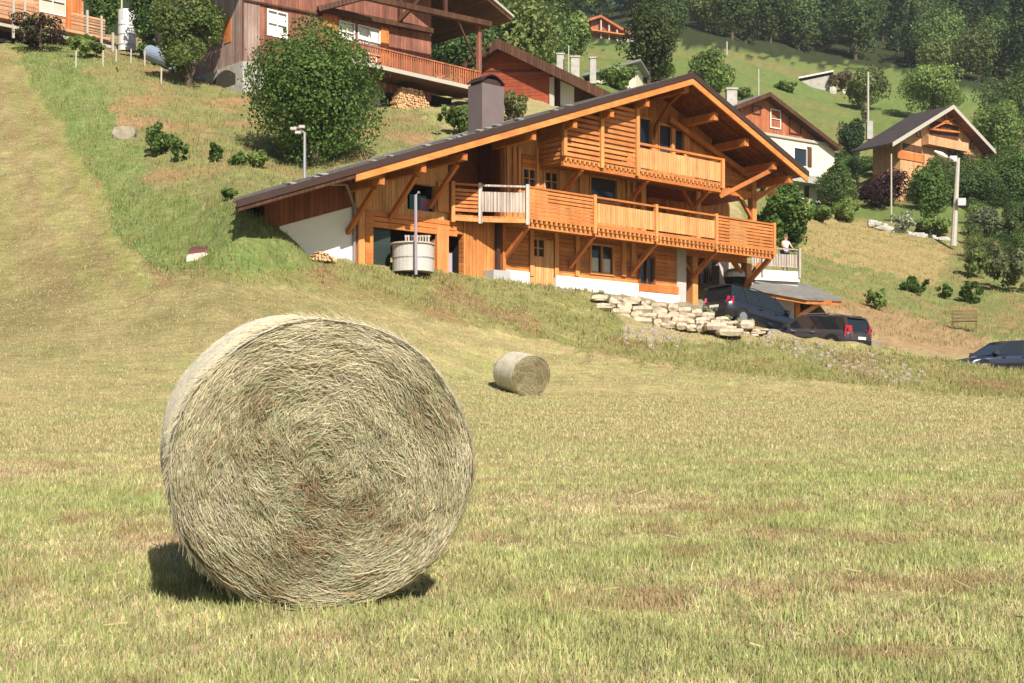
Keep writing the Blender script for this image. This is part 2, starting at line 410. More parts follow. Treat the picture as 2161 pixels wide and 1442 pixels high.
def cover_colour(X, Y, Z):
    """albedo of the plant cover: what grows where on this hillside"""
    n1 = fbm(X * .5, Y * .5, 20); n2 = fbm(X * 1.6, Y * 1.6, 31); n3 = fbm(X * .07, Y * .07, 41, 3)
    px = X / np.maximum(Y, 1) * FOC + CX; py = HOR - Z / np.maximum(Y, 1) * FOC
    jx = px + (n1 - .5) * 70 * np.clip(Y / 50, 0, 1); jy = py + (n2 - .5) * 46 * np.clip(Y / 50, 0, 1)
    def mixc(c, d, m): m = np.clip(m, 0, 1)[..., None]; return c * (1 - m) + np.array(d) * m
    mead = np.zeros(X.shape + (3,)) + np.array(MEADOW)
    mead = mixc(mead, MEADOW_GREEN, (n1 - .45) * 3.2)
    mead = mixc(mead, MEADOW_DRY, (n2 * .6 + n3 * .6 - .6) * 4)
    mead = mixc(mead, PATCH, (fbm(X * 1.7 + 7, Y * 1.7, 101) - .61) * 4 * np.clip((16 - Y) / 6, 0, 1))
    streak = fbm(X * .25 + 3, Y * 1.8, 55, 3)
    mead = mixc(mead, MEADOW_DRY, (streak - .55) * 3 * np.clip((Y - 12) / 15, 0, 1))
    c = mead
    hill = (jy < 880) & (Y > 30)
    rows = np.sin(Y * 2.6 + X * .12 + (n3 - .5) * 9 + (n1 - .5) * 1.5)
    c = mixc(c, MEADOW_PALE, np.clip(rows, 0, 1) ** 2 * .40 * np.clip((Y - 9) / 10, 0, 1) * (Y < 60))
    c = mixc(c, MEADOW_GREEN, np.clip(-rows, 0, 1) ** 2 * .30 * np.clip((Y - 9) / 10, 0, 1) * (Y < 60))
    left = np.clip((1000 - jx) / 500, 0, 1) * np.clip((Y - 33) / 8, 0, 1)
    c = mixc(c, HILL_DRY, left * (.62 + (n1 - .5) * 1.4))
    # tractor swaths: alternating green and brown bands running up beside the green strip
    edge = np.interp(jy, [80, 240, 330, 430, 560, 640, 900], [30, 135, 195, 255, 330, 400, 700])
    dd = (edge - px) / (9 + .075 * np.clip(py, 60, 900))
    band = np.sin(dd * 2.1 + n2 * 2.2)
    fade = np.clip(dd / 1.0, 0, 1) * np.clip((9 - dd) / 5, 0, 1) * np.clip((Y - 40) / 6, 0, 1)
    strip = (Y > 43) & (Y < 90) & (dd > -.6)
    c = mixc(c, SWATH_BROWN, strip * np.exp(-((dd - .30 + (n2 - .5) * .5) / .38) ** 2) * .85)
    c = mixc(c, (.25, .28, .085), strip * np.exp(-((dd - 1.35 + (n2 - .5) * .7) / .5) ** 2) * .8)
    c = mixc(c, SWATH_GREEN, fade * np.clip(band, 0, 1) * .30)
    c = mixc(c, SWATH_BROWN, fade * np.clip(-band, 0, 1) * .40)
    bank = in_poly(jx, jy, [(300, 560), (560, 548), (760, 556), (1100, 590), (1280, 625), (1330, 720), (1640, 725), (1840, 745), (2600, 780), (2600, 880), (2161, 855), (1800, 812), (1400, 775), (1200, 735), (1000, 690), (700, 620), (480, 600)]) & (Y < 56)
    c = mixc(c, BANK, bank * (.75 + (n2 - .5)))
    c = mixc(c, BANK_BROWN, bank * (n1 - .5) * 4)
    lush = in_poly(jx, jy, [(15, 75), (190, 105), (280, 240), (335, 390), (480, 425), (600, 475), (720, 560), (560, 575), (320, 570), (235, 480), (175, 330), (75, 190)]) & (Y > 40) & (Y < 86)
    c = mixc(c, LUSH, lush * (.8 + (n2 - .5) * .8))
    wild = in_poly(jx, jy, [(150, 105), (420, 130), (560, 210), (900, 240), (960, 330), (600, 420), (420, 440), (320, 400), (250, 240)]) & (Y > 48) & (Y < 90)
    c = mixc(c, WILD, wild * .9); c = mixc(c, WILD_BROWN, wild * (n1 - .52) * 5); c = mixc(c, LUSH, wild * (n3 - .55) * 4)
    right = (jx > 1560) & (jy < 720) & (Y > 58) & (Y < 108)
    c = mixc(c, WILD_GREEN, right * .9); c = mixc(c, WILD_BROWN, right * (n1 - .53) * 4)
    c = mixc(c, LUSH, right * (n2 - .5) * 3)
    straw = in_poly(jx, jy, [(1700, 435), (1790, 445), (1900, 500), (2010, 520), (1980, 600), (1800, 560), (1690, 530)]) & (Y > 60) & (Y < 120)
    c = mixc(c, STRAW, straw * .8)
    pink = in_poly(jx, jy, [(1600, 640), (1780, 640), (1900, 660), (2050, 700), (2080, 755), (1850, 735), (1700, 700), (1600, 680)]) & (Y > 56) & (Y < 80)
    c = mixc(c, PINK, pink * .85)
    yard = (px > 1000) & (px < 1860) & (Y > 53.4) & (Y < 62 + (px - 1400) * .004) & (py > 590)
    c = mixc(c, GRAVEL, yard * .8)
    up = (Y >= 108)
    c = mixc(c, ALP, np.clip((Y - 104) / 8, 0, 1) * .95)
    c = mixc(c, ALP_DRY, np.clip((Y - 120) / 8, 0, 1) * (n3 - .45) * 4)
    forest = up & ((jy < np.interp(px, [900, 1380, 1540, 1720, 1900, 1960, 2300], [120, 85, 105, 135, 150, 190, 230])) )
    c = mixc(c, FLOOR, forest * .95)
    c = c * (.80 + .42 * fbm(X * 3.1, Y * 3.1, 77))[..., None]
    return c
PATCH = (.27, .165, .09); WILD_GREEN = (.20, .21, .08); MEADOW_PALE = (.44, .385, .17); MEADOW = (.35, .30, .145); MEADOW_GREEN = (.29, .31, .115); MEADOW_DRY = (.37, .275, .15)
HILL_DRY = (.215, .175, .08); BANK = (.20, .205, .07); BANK_BROWN = (.25, .175, .085)
LUSH = (.145, .205, .06); WILD = (.215, .215, .085); WILD_BROWN = (.32, .205, .105)
SWATH_GREEN = (.25, .26, .075); SWATH_BROWN = (.25, .165, .085); STRAW = (.37, .275, .125); PINK = (.36, .235, .13); GRAVEL = (.27, .235, .17)
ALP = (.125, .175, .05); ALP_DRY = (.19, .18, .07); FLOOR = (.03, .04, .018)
XX = (PX[None, :] - CX) / FOC * ROWS[:, None]; YY = np.repeat(ROWS[:, None], len(PX), 1)
ZZ = zg(XX, YY)
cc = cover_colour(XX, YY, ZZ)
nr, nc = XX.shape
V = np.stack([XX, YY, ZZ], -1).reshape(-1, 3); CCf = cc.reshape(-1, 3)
ii = np.arange(nr * nc).reshape(nr, nc)
Q = np.stack([ii[:-1, :-1], ii[:-1, 1:], ii[1:, 1:], ii[1:, :-1]], -1).reshape(-1, 4)
# apron behind and beside the camera
extra = []
xs0 = XX[0]; b0 = len(V); rows_back = [-40.0]
vb = np.stack([xs0 * 6, np.full(nc, -40.0), np.full(nc, _zb(-40))], -1)
V = np.vstack([V, vb]); CCf = np.vstack([CCf, np.tile(np.array(MEADOW), (nc, 1))])
jb = b0 + np.arange(nc)
Q = np.vstack([Q, np.stack([jb[:-1], jb[1:], ii[0, 1:], ii[0, :-1]], -1)])
m_ground, _nt, _b = _mat('meadow_ground'); _b.inputs["Roughness"].default_value = .95; _b.inputs["Specular IOR Level"].default_value = .05
_at = N(_nt, "ShaderNodeVertexColor", layer_name="tint"); _g = N(_nt, "ShaderNodeNewGeometry")
_f = None
for _scl, _amp, _dt in (((9, 9, 9), .55, 8), ((1.6, 7, 4), .75, 6), ((26, 30, 26), .5, 3)):
    _mp = N(_nt, "ShaderNodeMapping"); _mp.inputs["Scale"].default_value = _scl; _nt.links.new(_g.outputs["Position"], _mp.inputs[0])
    _nz = N(_nt, "ShaderNodeTexNoise"); _nz.inputs["Scale"].default_value = 1; _nz.inputs["Detail"].default_value = _dt; _nz.inputs["Roughness"].default_value = .72; _nt.links.new(_mp.outputs[0], _nz.inputs["Vector"])
    _k = math_(_nt, 'MULTIPLY_ADD', _nz.outputs[0], _amp * 2, 1 - _amp)
    _f = _k if _f is None else math_(_nt, 'MULTIPLY', _f, _k)
    _last = _nz
_nt.links.new(scale_col(_nt, _at.outputs[0], _f), _b.inputs["Base Color"])
_bp = N(_nt, "ShaderNodeBump"); _bp.inputs["Strength"].default_value = .8; _bp.inputs["Distance"].default_value = .05
_nt.links.new(_last.outputs[0], _bp.inputs["Height"]); _nt.links.new(_bp.outputs[0], _b.inputs["Normal"])
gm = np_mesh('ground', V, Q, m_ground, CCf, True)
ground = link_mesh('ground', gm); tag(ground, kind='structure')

# ---------------------------------------------------------------- grass
def blades(X, Y, h, w, lean, tint, name, mat, face_cam=True):
    n = len(X); Z = zg(X, Y)
    yaw = rs.rand(n) * math.pi
    dx, dy = np.cos(yaw) * w / 2, np.sin(yaw) * w / 2 * .6
    la = rs.rand(n) * 2 * math.pi
    lx, ly = np.cos(la) * lean * h, np.sin(la) * lean * h
    hz = h * np.sqrt(np.clip(1 - lean ** 2, .05, 1))
    v = np.zeros((n, 5, 3))
    v[:, 0] = np.stack([X - dx, Y - dy, Z - .015], -1); v[:, 1] = np.stack([X + dx, Y + dy, Z - .015], -1)
    v[:, 2] = np.stack([X + dx * .75 + lx * .4, Y + dy * .75 + ly * .4, Z + hz * .6], -1)
    v[:, 3] = np.stack([X - dx * .75 + lx * .4, Y - dy * .75 + ly * .4, Z + hz * .6], -1)
    v[:, 4] = np.stack([X + lx, Y + ly, Z + hz], -1)
    b = np.arange(n)[:, None] * 5
    t = np.concatenate([b + np.array([0, 1, 2]), b + np.array([0, 2, 3]), b + np.array([3, 2, 4])])
    col = np.repeat(tint, 5, 0)
    me = np_mesh(name, v.reshape(-1, 3), t, mat, col)
    o = link_mesh(name, me)
    return o
def wedge_pts(n, D0, D1, half=.40, power=1.0):
    D = D0 * (D1 / D0) ** (rs.rand(n) ** power)
    return (rs.rand(n) * 2 - 1) * half * D, D
def mix_tint(base, n, pal, wts, amt):
    k = rs.choice(len(pal), n, p=np.array(wts) / sum(wts))
    p = np.array(pal)[k]
    return (base * (1 - amt) + p * amt) * (.72 + .56 * rs.rand(n))[:, None]
m_grass = m_tint('grass_blades', .75, .3, spec=.15)
PAL = [(.46, .52, .20), (.31, .385, .12), (.68, .57, .31), (.74, .64, .42), (.52, .33, .20)]
X, Y = wedge_pts(330000, 4.3, 17, .40, .85)
keep = (fbm(X * 2.2, Y * 2.2, 60) > .26)
X, Y = X[keep], Y[keep]; n = len(X)
base = cover_colour(X, Y, zg(X, Y))
clump = fbm(X * 1.3, Y * 1.3, 66)
big = fbm(X * .45, Y * .45, 90)
dry = rs.rand(n) < .52 + (.55 - clump) * 1.0 + (big - .5) * 1.6
h = np.where(dry, .020 + .030 * rs.rand(n), .022 + .038 * rs.rand(n)) * (.6 + clump)
w = (.0022 + .0026 * rs.rand(n)) * (1 + Y / 12)
lean = np.where(dry, .3 + .65 * rs.rand(n), .1 + .6 * rs.rand(n))
tint = np.where(dry[:, None], mix_tint(base, n, PAL[2:], [4, 4, 2.4], .75), mix_tint(base, n, PAL[:2], [3, 2], .7)) * (.55 + .85 * fbm(X * 7, Y * 4, 93))[:, None]
red = np.clip((fbm(X * 1.7 + 7, Y * 1.7, 101) - .60) * 5, 0, .45)[:, None]; tint = tint * (1 - red) + np.array((.36, .22, .13)) * red
tag(blades(X, Y, h, w, lean, tint, 'grass', m_grass), 'short mown grass and dry stubble of the meadow in front', 'grass', kind='stuff')
# longer tufts left standing by the mower
nt_ = 300; TX, TY = wedge_pts(nt_, 4.6, 15, .38, .8); k_ = 16
X = np.repeat(TX, k_) + rs.normal(size=nt_ * k_) * .035; Y = np.repeat(TY, k_) + rs.normal(size=nt_ * k_) * .035; n = len(X)
h = .05 + .07 * rs.rand(n); w = .004 + .003 * rs.rand(n); lean = .1 + .55 * rs.rand(n)
tint = mix_tint(np.tile(np.array((.36, .42, .13)), (n, 1)), n, PAL, [3, 3, 2, 1.5, .6], .6)
tag(blades(X, Y, h, w, lean, tint, 'grass_tufts', m_grass), 'longer green grass tufts left standing in the mown meadow', 'grass', kind='stuff')
# mid meadow
X, Y = wedge_pts(260000, 16, 88, .42, .72)
Z = zg(X, Y); keep = (Y < 42) | ((Y < 53) & (HOR - Z / Y * FOC > 560)) | ((X / Y * FOC + CX < 330) & (HOR - Z / Y * FOC > 70))
X, Y = X[keep], Y[keep]
n = len(X); base = cover_colour(X, Y, zg(X, Y))
h = .03 + .04 * rs.rand(n); w = (.010 + .010 * rs.rand(n)) * (Y / 25); lean = .2 + .7 * rs.rand(n)
tint = mix_tint(base, n, PAL, [2.5, 1.2, 4, 3, 1.5], .5)
tag(blades(X, Y, h, w, lean, tint, 'stubble', m_grass), 'mown yellow-green stubble farther up the meadow', 'grass', kind='stuff')
# rough unmown grass of the banks and slopes
X, Y = wedge_pts(150000, 41, 106, .42, .9)
Z = zg(X, Y); px = X / Y * FOC + CX; py = HOR - Z / Y * FOC
lushm = in_poly(px, py, [(20, 75), (150, 100), (250, 240), (310, 400), (480, 430), (600, 480), (700, 570), (560, 590), (330, 585), (240, 500), (170, 330), (70, 190)])
bankm = in_poly(px, py, [(300, 550), (560, 545), (760, 550), (1100, 585), (1280, 615), (1330, 720), (1640, 715), (1840, 735), (2300, 770), (2300, 865), (2161, 850), (1800, 812), (1400, 775), (1200, 730), (1000, 680), (700, 600), (480, 600)]) & (Y < 57)
wildm = in_poly(px, py, [(150, 105), (420, 130), (560, 210), (960, 240), (1000, 330), (600, 420), (500, 440), (320, 400), (250, 240)]) | ((px > 1600) & (Y > 64))
hx = 54.53 / (1 - .87 * (px - CX) / FOC)     # the chalet's front wall: keep its footprint clear
inside = (px > 590) & (px < 1600) & (Y > hx - .7) & (Y < hx + 13) & (Z < 9.5)
inside |= (px > 1240) & (px < 1850) & (Y > 53.0) & (Y < 64)
keep = (lushm | bankm | wildm) & ~inside & (rs.rand(len(X)) < .85)
X, Y, lushm, bankm = X[keep], Y[keep], lushm[keep], bankm[keep]; n = len(X)
base = cover_colour(X, Y, zg(X, Y))
h = (.07 + .17 * rs.rand(n)) * np.where(lushm, 1.1, .9) * (.5 + fbm(X * .8, Y * .8, 70)); w = .022 + .025 * rs.rand(n)
lean = .15 + .6 * rs.rand(n)
tint = mix_tint(base, n, [(.26, .33, .09), (.18, .26, .06), (.50, .42, .20), (.42, .28, .14)], [3, 2.5, 2.5, 1.2], .4)
tag(blades(X, Y, h, w, lean, tint, 'tall_grass', m_grass), 'unmown rough grass on the banks and slopes around the chalets', 'tall grass', kind='stuff')
# loose hay strands lying on the meadow
n = 160
X, Y = wedge_pts(n, 4.4, 16, .38, .8)
a = rs.rand(n) * math.pi; L = .03 + .09 * rs.rand(n); w = .0012 + .0014 * rs.rand(n) * (1 + Y / 14)
Z = zg(X, Y) + .035 + .03 * rs.rand(n)
v = np.zeros((n, 4, 3)); dx, dy = np.cos(a) * L / 2, np.sin(a) * L / 2; tz = (rs.rand(n) - .5) * .05
v[:, 0] = np.stack([X - dx, Y - dy, Z - tz - w], -1); v[:, 1] = np.stack([X + dx, Y + dy, Z + tz - w], -1)
v[:, 2] = np.stack([X + dx, Y + dy + w, Z + tz + w], -1); v[:, 3] = np.stack([X - dx, Y - dy + w, Z - tz + w], -1)
tint = mix_tint(np.tile(np.array((.42, .35, .19)), (n, 1)), n, PAL[2:], [3, 1, 2], .3)
o = link_mesh('loose_hay', np_mesh('loose_hay', v.reshape(-1, 3), np.arange(n * 4).reshape(-1, 4), m_grass, np.repeat(tint, 4, 0)))
tag(o, 'loose pale straws of dry hay scattered over the mown grass', 'hay', kind='stuff')
# ---------------------------------------------------------------- the big larch chalet
TH = math.atan(.87)
C = Frame(1460, 58.0, TH)
def wallh(mb, s0, s1, n0, n1, zb, zt, holes=(), extra=()):
    """wall slab between s0..s1 (thickness n0..n1) with top zt(s), bottom zb(s), rectangular holes (sa,sb,za,zb)"""
    F_ = lambda f, s: f(s) if callable(f) else f
    cuts = sorted(set([s0, s1] + [x for hh in holes for x in hh[:2] if s0 < x < s1] + [x for x in extra if s0 < x < s1]))
    for a, b in zip(cuts[:-1], cuts[1:]):
        m = (a + b) / 2
        hs = sorted([(hh[2], hh[3]) for hh in holes if hh[0] < m < hh[1]])
        lo = (F_(zb, a), F_(zb, b))
        for (h0, h1) in hs:
            if h0 > max(lo): mb.box(a, b, n0, n1, lo, 0, (h0, h0))
            lo = (h1, h1)
        t = (F_(zt, a), F_(zt, b))
        if min(t) > min(lo): mb.box(a, b, n0, n1, lo, 0, (max(t[0], lo[0] + .001), max(t[1], lo[1] + .001)))
    return mb
zr = C.z(1460, 155, 0); sL = C.s(500, 0); zL = C.z(500, 424, 0); sR = C.s(1703, 0); zR = C.z(1703, 363, 0)
mL, mR = (zr - zL) / (-sL), (zr - zR) / sR
rt = lambda s: zr + mL * s if s < 0 else zr - mR * s          # roof top height
ru = lambda s: rt(s) - .38                                     # underside
WN = -2.2                                                      # front wall plane
base = C.p(0, WN, 6.0)
CH = thing('wooden_chalet', 'big orange larch chalet with a long low roof and two planked balconies', 'house', base)
DEP = -13.0
# roof slabs: left slab's back-left corner is cut back where the roof runs into the hillside
def slab(name, mat, top, bot, nf, sl, sr, cutl=0.0, parent=CH):
    mb = MB(C)
    nb = DEP
    L = [(sl, nf), (sl + cutl, nb)]
    for (a0, a1) in ((sl, 0), (0, sr)):
        A = [(a0, nf), (a1, nf), (a1, nb), (a0 + (cutl if a0 == sl else 0), nb)]
        mb.hexa([C.p(a, n, rt(a) + bot) for a, n in A] + [C.p(a, n, rt(a) + top) for a, n in A])
    return mb.build(name, mat, parent)
roof = slab('roof', M['shingle'], 0, -.10, .05, sL, sR, 7.5)
def sub(mb, name, mat, par, **k): return mb.build(name, mat, par, **k)
mb = MB(C)   # soffit
for (a0, a1, cu) in ((sL + .1, 0, 7.4), (0, sR - .1, 0)):
    A = [(a0, -.02), (a1, -.02), (a1, DEP + .1), (a0 + cu, DEP + .1)]
    mb.hexa([C.p(a, n, rt(a) - .26) for a, n in A] + [C.p(a, n, rt(a) - .105) for a, n in A])
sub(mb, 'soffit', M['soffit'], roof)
mb = MB(C)   # dark metal edge strip
for a0, a1 in ((sL - .04, 0), (0, sR + .04)):
    mb.hexa([C.p(a, n, rt(a) + dz) for dz in (-.20, .03) for a, n in ((a0, .10), (a1, .10), (a1, .055), (a0, .055))])
sub(mb, 'roof_edge', M['edge'], roof)
sk = C.s(750, 0)
mb = MB(C)
for a0, a1 in ((sk, 0), (0, sR)):
    mb.hexa([C.p(a, n, rt(a) + dz) for dz in (-.46, -.21) for a, n in ((a0, .06), (a1, .06), (a1, -.015), (a0, -.015))])
sub(mb, 'fascia', M['fascia'], roof)
mb = MB(C)
mb.hexa([C.p(a, n, rt(a) + dz) for dz in (-.34, -.205) for a, n in ((sL, .05), (sk - .02, .05), (sk - .02, -.015), (sL, -.015))])
sub(mb, 'gutter_board', M['darkwood'], roof)
mb = MB(C)   # rafters under the overhang, parallel to the slope
for nn in (-.75, -1.45):
    for a0, a1 in ((sL + 1.2, 0), (0, sR - .15)):
        mb.hexa([C.p(a, n, rt(a) + dz) for dz in (-.40, -.262) for a, n in ((a0, nn), (a1, nn), (a1, nn - .12), (a0, nn - .12))])
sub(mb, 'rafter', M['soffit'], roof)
# shingle courses: low ridges on the visible roof surface, ragged slate along the verge
mb = MB(C); rg = random.Random(3)
a = sL + .2
while a < -.2:
    mb.box(a, a + .16, -.25 - rg.random() * .1, max(DEP * .5, -.3 - (a - sL) / .6), rt(a) - .02, 0, (rt(a) + .035, rt(a + .16) + .02)); a += .33
sub(mb, 'shingle_course', M['shingle'], roof)
for px in list(range(620, 1290, 26)):
    s = C.s(px + rg.randint(-8, 8), -.5)
    if rg.random() < .6: MB(C).rock(C.p(s, -.5 - rg.random(), rt(s) + .03), (rg.uniform(.25, .6), .3, .09), rg, fr=C).build('slate', M['slate'], roof)
# purlins with braces
for px, br in ((800, 1), (888, 1), (975, 1), (1120, 0), (1207, 0), (1285, 0), (1360, 0), (1446, 2), (1510, 0), (1575, 0), (1634, 3), (1668, 0)):
    s = C.s(px, -.3); zt = rt(s) - .27; zc = zt - .42
    if px == 1446: s = 0.0; zc = rt(0) - .55
    mb = MB(C); q_ = .14 if px > 1430 else .105; mb.box(s - q_, s + q_, DEP + 1 if px > 1500 else WN - .2, -.28 if px > 1430 else -.12, zc - q_ - .03, zc + q_)
    pu = mb.build('purlin', M['beam'], CH)
    if br == 1: MB(C).bar(C.p(s, -.55, zc - .2), C.p(s, WN, zc - 1.55), .14, .16).build('brace', M['beam'], CH)
    if br == 2: MB(C).tube([C.p(s, -.6, zc - .15), C.p(s - .05, -1.2, zc - .5), C.p(s - .05, -1.9, zc - 1.2), C.p(s - .05, WN + .02, zc - 2.0)], .08, 6).build('brace', M['soffit'], CH)
    if br == 3: MB(C).bar(C.p(s, -.5, zc - .2), C.p(s - 1.5, WN + .1, zc - 1.3), .16, .18).build('brace', M['beam'], CH)
# dark horizontal collar strip under roof at left lean-to: thick wooden infill above the white wall
sw0, sw1 = C.s(590, WN), C.s(745, WN)
zc0, zc1 = C.z(590, 462, WN), C.z(745, 436, WN)
lin = lambda s, a, b, za, zb: za + (zb - za) * (s - a) / (b - a)
# white plastered end wall
mb = MB(C); mb.box(sw0, sw1, WN - .3, WN, (5.2, 5.4), 0, (C.z(590, 478, WN), zc1))
mb.build('plaster_wall', M['white'], CH)
mb = MB(C); mb.box(sw0 - .6, sw1, WN - .28, WN + .03, (C.z(590, 478, WN) - .18, zc1 + .003), 0, (ru(sw0 - .6) + .1, ru(sw1) + .1))
mb.build('eave_boarding', M['soffit'], CH)
# downpipe at the corner and curved leader
mb = MB(C); s = C.s(748, WN + .08)
mb.tube([C.p(s, WN + .08, 5.9), C.p(s, WN + .08, zc1 - .05)], .06)
mb.tube([C.p(s, WN + .08, zc1 - .05), C.p(s - .9, WN + .9, zc1 + .55), C.p(C.s(697, -.1), -.1, ru(C.s(697, -.1)) + .05)], .045)
mb.build('downpipe', m_plain('mauve_grey_pipe', (.30, .25, .27), .5, .3), CH)
# first-floor and ground-floor levels
ZG, Z1, Z2 = 6.0, 8.35, 10.85
s760, s780, s945, s1065 = C.s(750, WN), C.s(783, WN), C.s(945, WN), C.s(1065, WN)
s1350, s1430, s1465, s1583 = C.s(1348, WN), C.s(1430, WN), C.s(1465, WN), C.s(1583, WN)
def hole(pl, pr, yt, yb, n=WN): return C.r(pl, pr, yt, yb, n)
garage = hole(787, 916, 470, 556); garage = (garage[0], garage[1], 5.6, garage[3])
upper = hole(860, 918, 385, 441)
side = hole(945, 977, 492, 585); side = (side[0] + .02, side[1], 5.6, side[3])
lint0 = C.z(783, 446, WN)
# left timber bay, upper part: pale boards
mb = MB(C)
wallh(mb, s760, s945, WN - .2, WN, lambda s: lint0 - .02, lambda s: ru(s) + .12, [upper])
mb.build('bay_boarding', M['board_pale'], CH)
mb = MB(C)
wallh(mb, s760, s945, WN - .2, WN - .01, 5.6, lint0 - .75, [garage])
mb.build('bay_wall', M['board_h'], CH)
# opening linings and backs, near-black so the colour carries the inside shade
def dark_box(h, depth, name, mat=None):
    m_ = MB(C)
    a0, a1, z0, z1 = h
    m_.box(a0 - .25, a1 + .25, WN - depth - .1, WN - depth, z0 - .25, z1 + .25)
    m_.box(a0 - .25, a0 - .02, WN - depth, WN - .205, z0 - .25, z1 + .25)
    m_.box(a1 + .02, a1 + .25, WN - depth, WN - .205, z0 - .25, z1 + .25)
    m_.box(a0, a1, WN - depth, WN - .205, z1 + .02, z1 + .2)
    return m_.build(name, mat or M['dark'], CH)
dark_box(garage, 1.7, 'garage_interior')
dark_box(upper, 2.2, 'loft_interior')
g2 = hole(787, 828, 474, 552); m_ = MB(C); m_.box(g2[0], g2[1], WN - .16, WN - .12, 5.7, g2[3]); m_.build('sliding_door', m_plain('dark_green_glass', (.035, .05, .045), .25), CH)
# lintel beams (three stacked) over the garage and their posts
for k, (y0, y1, dn) in enumerate(((446, 456, .06), (457, 467, .09), (468, 480, .12))):
    z1_, z0_ = C.z(783, y0, WN), C.z(783, y1, WN)
    MB(C).box(s760 - .1, s945 + .35, WN + .003, WN + dn, z0_ + .01, z1_).build('lintel_beam', M['beam_h'], CH)
for (pl, pr, yt, yb, mt) in ((752, 766, 440, 552, 'post'), (767, 783, 446, 555, 'beam_h'), (918, 942, 478, 580, 'post'), (920, 943, 385, 446, 'post'), (948, 956, 390, 446, 'post'), (960, 965, 395, 446, 'beam')):
    h_ = hole(pl, pr, yt, yb); z0_ = 5.5 if yb > 550 else h_[2]
    MB(C).box(h_[0], h_[1], WN + .002, WN + .14, z0_, h_[3]).build('post', M[mt], CH)
# middle part, ground floor: wall 945..1430 with openings
sd = hole(1116, 1166, 503, 603); win_d = hole(1122, 1146, 505, 540); win_m = hole(1247, 1292, 517, 574); win_r = hole(1350, 1379, 543, 600)
mb = MB(C)
z_floor = C.z(1065, 462, WN)
wallh(mb, s945 + .0, s1430, WN - .25, WN, 5.4, z_floor, [side, (win_d[0], win_d[1], win_d[2], win_d[3]), win_m, win_r])
mb.build('ground_floor_wall', M['board_h'], CH)
h_ = hole(978, 1062, 485, 590); MB(C).box(h_[0], h_[1], WN + .003, WN + .03, 5.5, z_floor - .02).build('board_panel', M['board_v'], CH)
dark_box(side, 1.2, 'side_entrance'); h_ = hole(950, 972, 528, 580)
MB(C).box(h_[0], h_[1], WN - .6, WN - .5, 5.5, h_[3]).build('stored_sheet', m_plain('lavender_sheet', (.40, .36, .44), .7), CH)
# entrance door
dn0 = sd
dr = MB(C); wallh(dr, dn0[0], dn0[1], WN + .004, WN + .06, 5.5, dn0[3], [win_d]); dr = dr.build('door', M['board_pale'], CH)
def window(h, n, panes=2, rows=2, fm='post', gl='glass', parent=CH, name='window', fw=.09, depth=.05, curtain=False, F_=C):
    a0, a1, z0, z1 = h
    mb = MB(F_)
    mb.box(a0 - fw, a1 + fw, n, n + depth, z1, z1 + fw); mb.box(a0 - fw, a1 + fw, n, n + depth, z0 - fw, z0)
    mb.box(a0 - fw, a0, n, n + depth, z0, z1); mb.box(a1, a1 + fw, n, n + depth, z0, z1)
    for k in range(1, panes):
        c = a0 + (a1 - a0) * k / panes; mb.box(c - .03, c + .03, n - .04, n + depth - .01, z0, z1)
    for k in range(1, rows):
        c = z0 + (z1 - z0) * k / rows; mb.box(a0, a1, n - .038, n + depth - .014, c - .02, c + .02)
    w = mb.build(name, M[fm], parent)
    g = MB(F_); g.box(a0, a1, n - .09, n - .06, z0, z1); g.build('pane', M[gl], w)
    if curtain:
        c = MB(F_)
        for (u0, u1) in ((.06, .38), (.62, .94)):
            c.box(a0 + (a1 - a0) * u0, a0 + (a1 - a0) * u1, n - .058, n - .048, z0 + .03, z0 + (z1 - z0) * .55)
        c.build('curtain', M['curtain'], w)
    return w
window(win_d, WN, 2, 2, 'board_pale'); window(win_m, WN, 2, 1, curtain=True); window(win_r, WN, 2, 1, 'soffit')
# white plinths
for (pl, pr, yt) in ((1062, 1112, 570), (1169, 1342, 582)):
    h_ = hole(pl, pr, yt, 620); MB(C).box(h_[0], h_[1], WN + .004, WN + .16, 5.2, h_[3]).build('plinth', M['white'], CH)
h_ = hole(1344, 1428, 608, 640); MB(C).box(h_[0], h_[1], WN + .004, WN + .16, 5.2, C.z(1344, 616, WN)).build('plinth', M['white'], CH)
h_ = hole(1342, 1428, 598, 612); MB(C).box(h_[0], h_[1], WN + .004, WN + .12, h_[2] + .002 - .05, h_[3]).build('planter_board', M['beam_h'], CH)
for px in (1212, 1310, 1330, 1116, 1168):
    h_ = hole(px, px + 8, 510, 585); MB(C).box(h_[0], h_[1], WN + .004, WN + .10, C.z(px, 583, WN), z_floor - .02).build('stud', M['post'], CH)
# grey utility box by the wall and downpipe at 1055-1070
h_ = hole(1020, 1056, 572, 588); MB(C).box(h_[0], h_[1], WN + .05, WN + .6, 5.5, h_[3]).build('meter_box', m_plain('grey_box', (.42, .42, .42), .6), CH)
for px, c in ((1050, 'edge'), (1062, 'beam')):
    s = C.s(px, WN + .12); MB(C).box(s - .07, s + .07, WN + .035, WN + .2, 5.6, z_floor - .05).build('corner_post', M[c], CH)
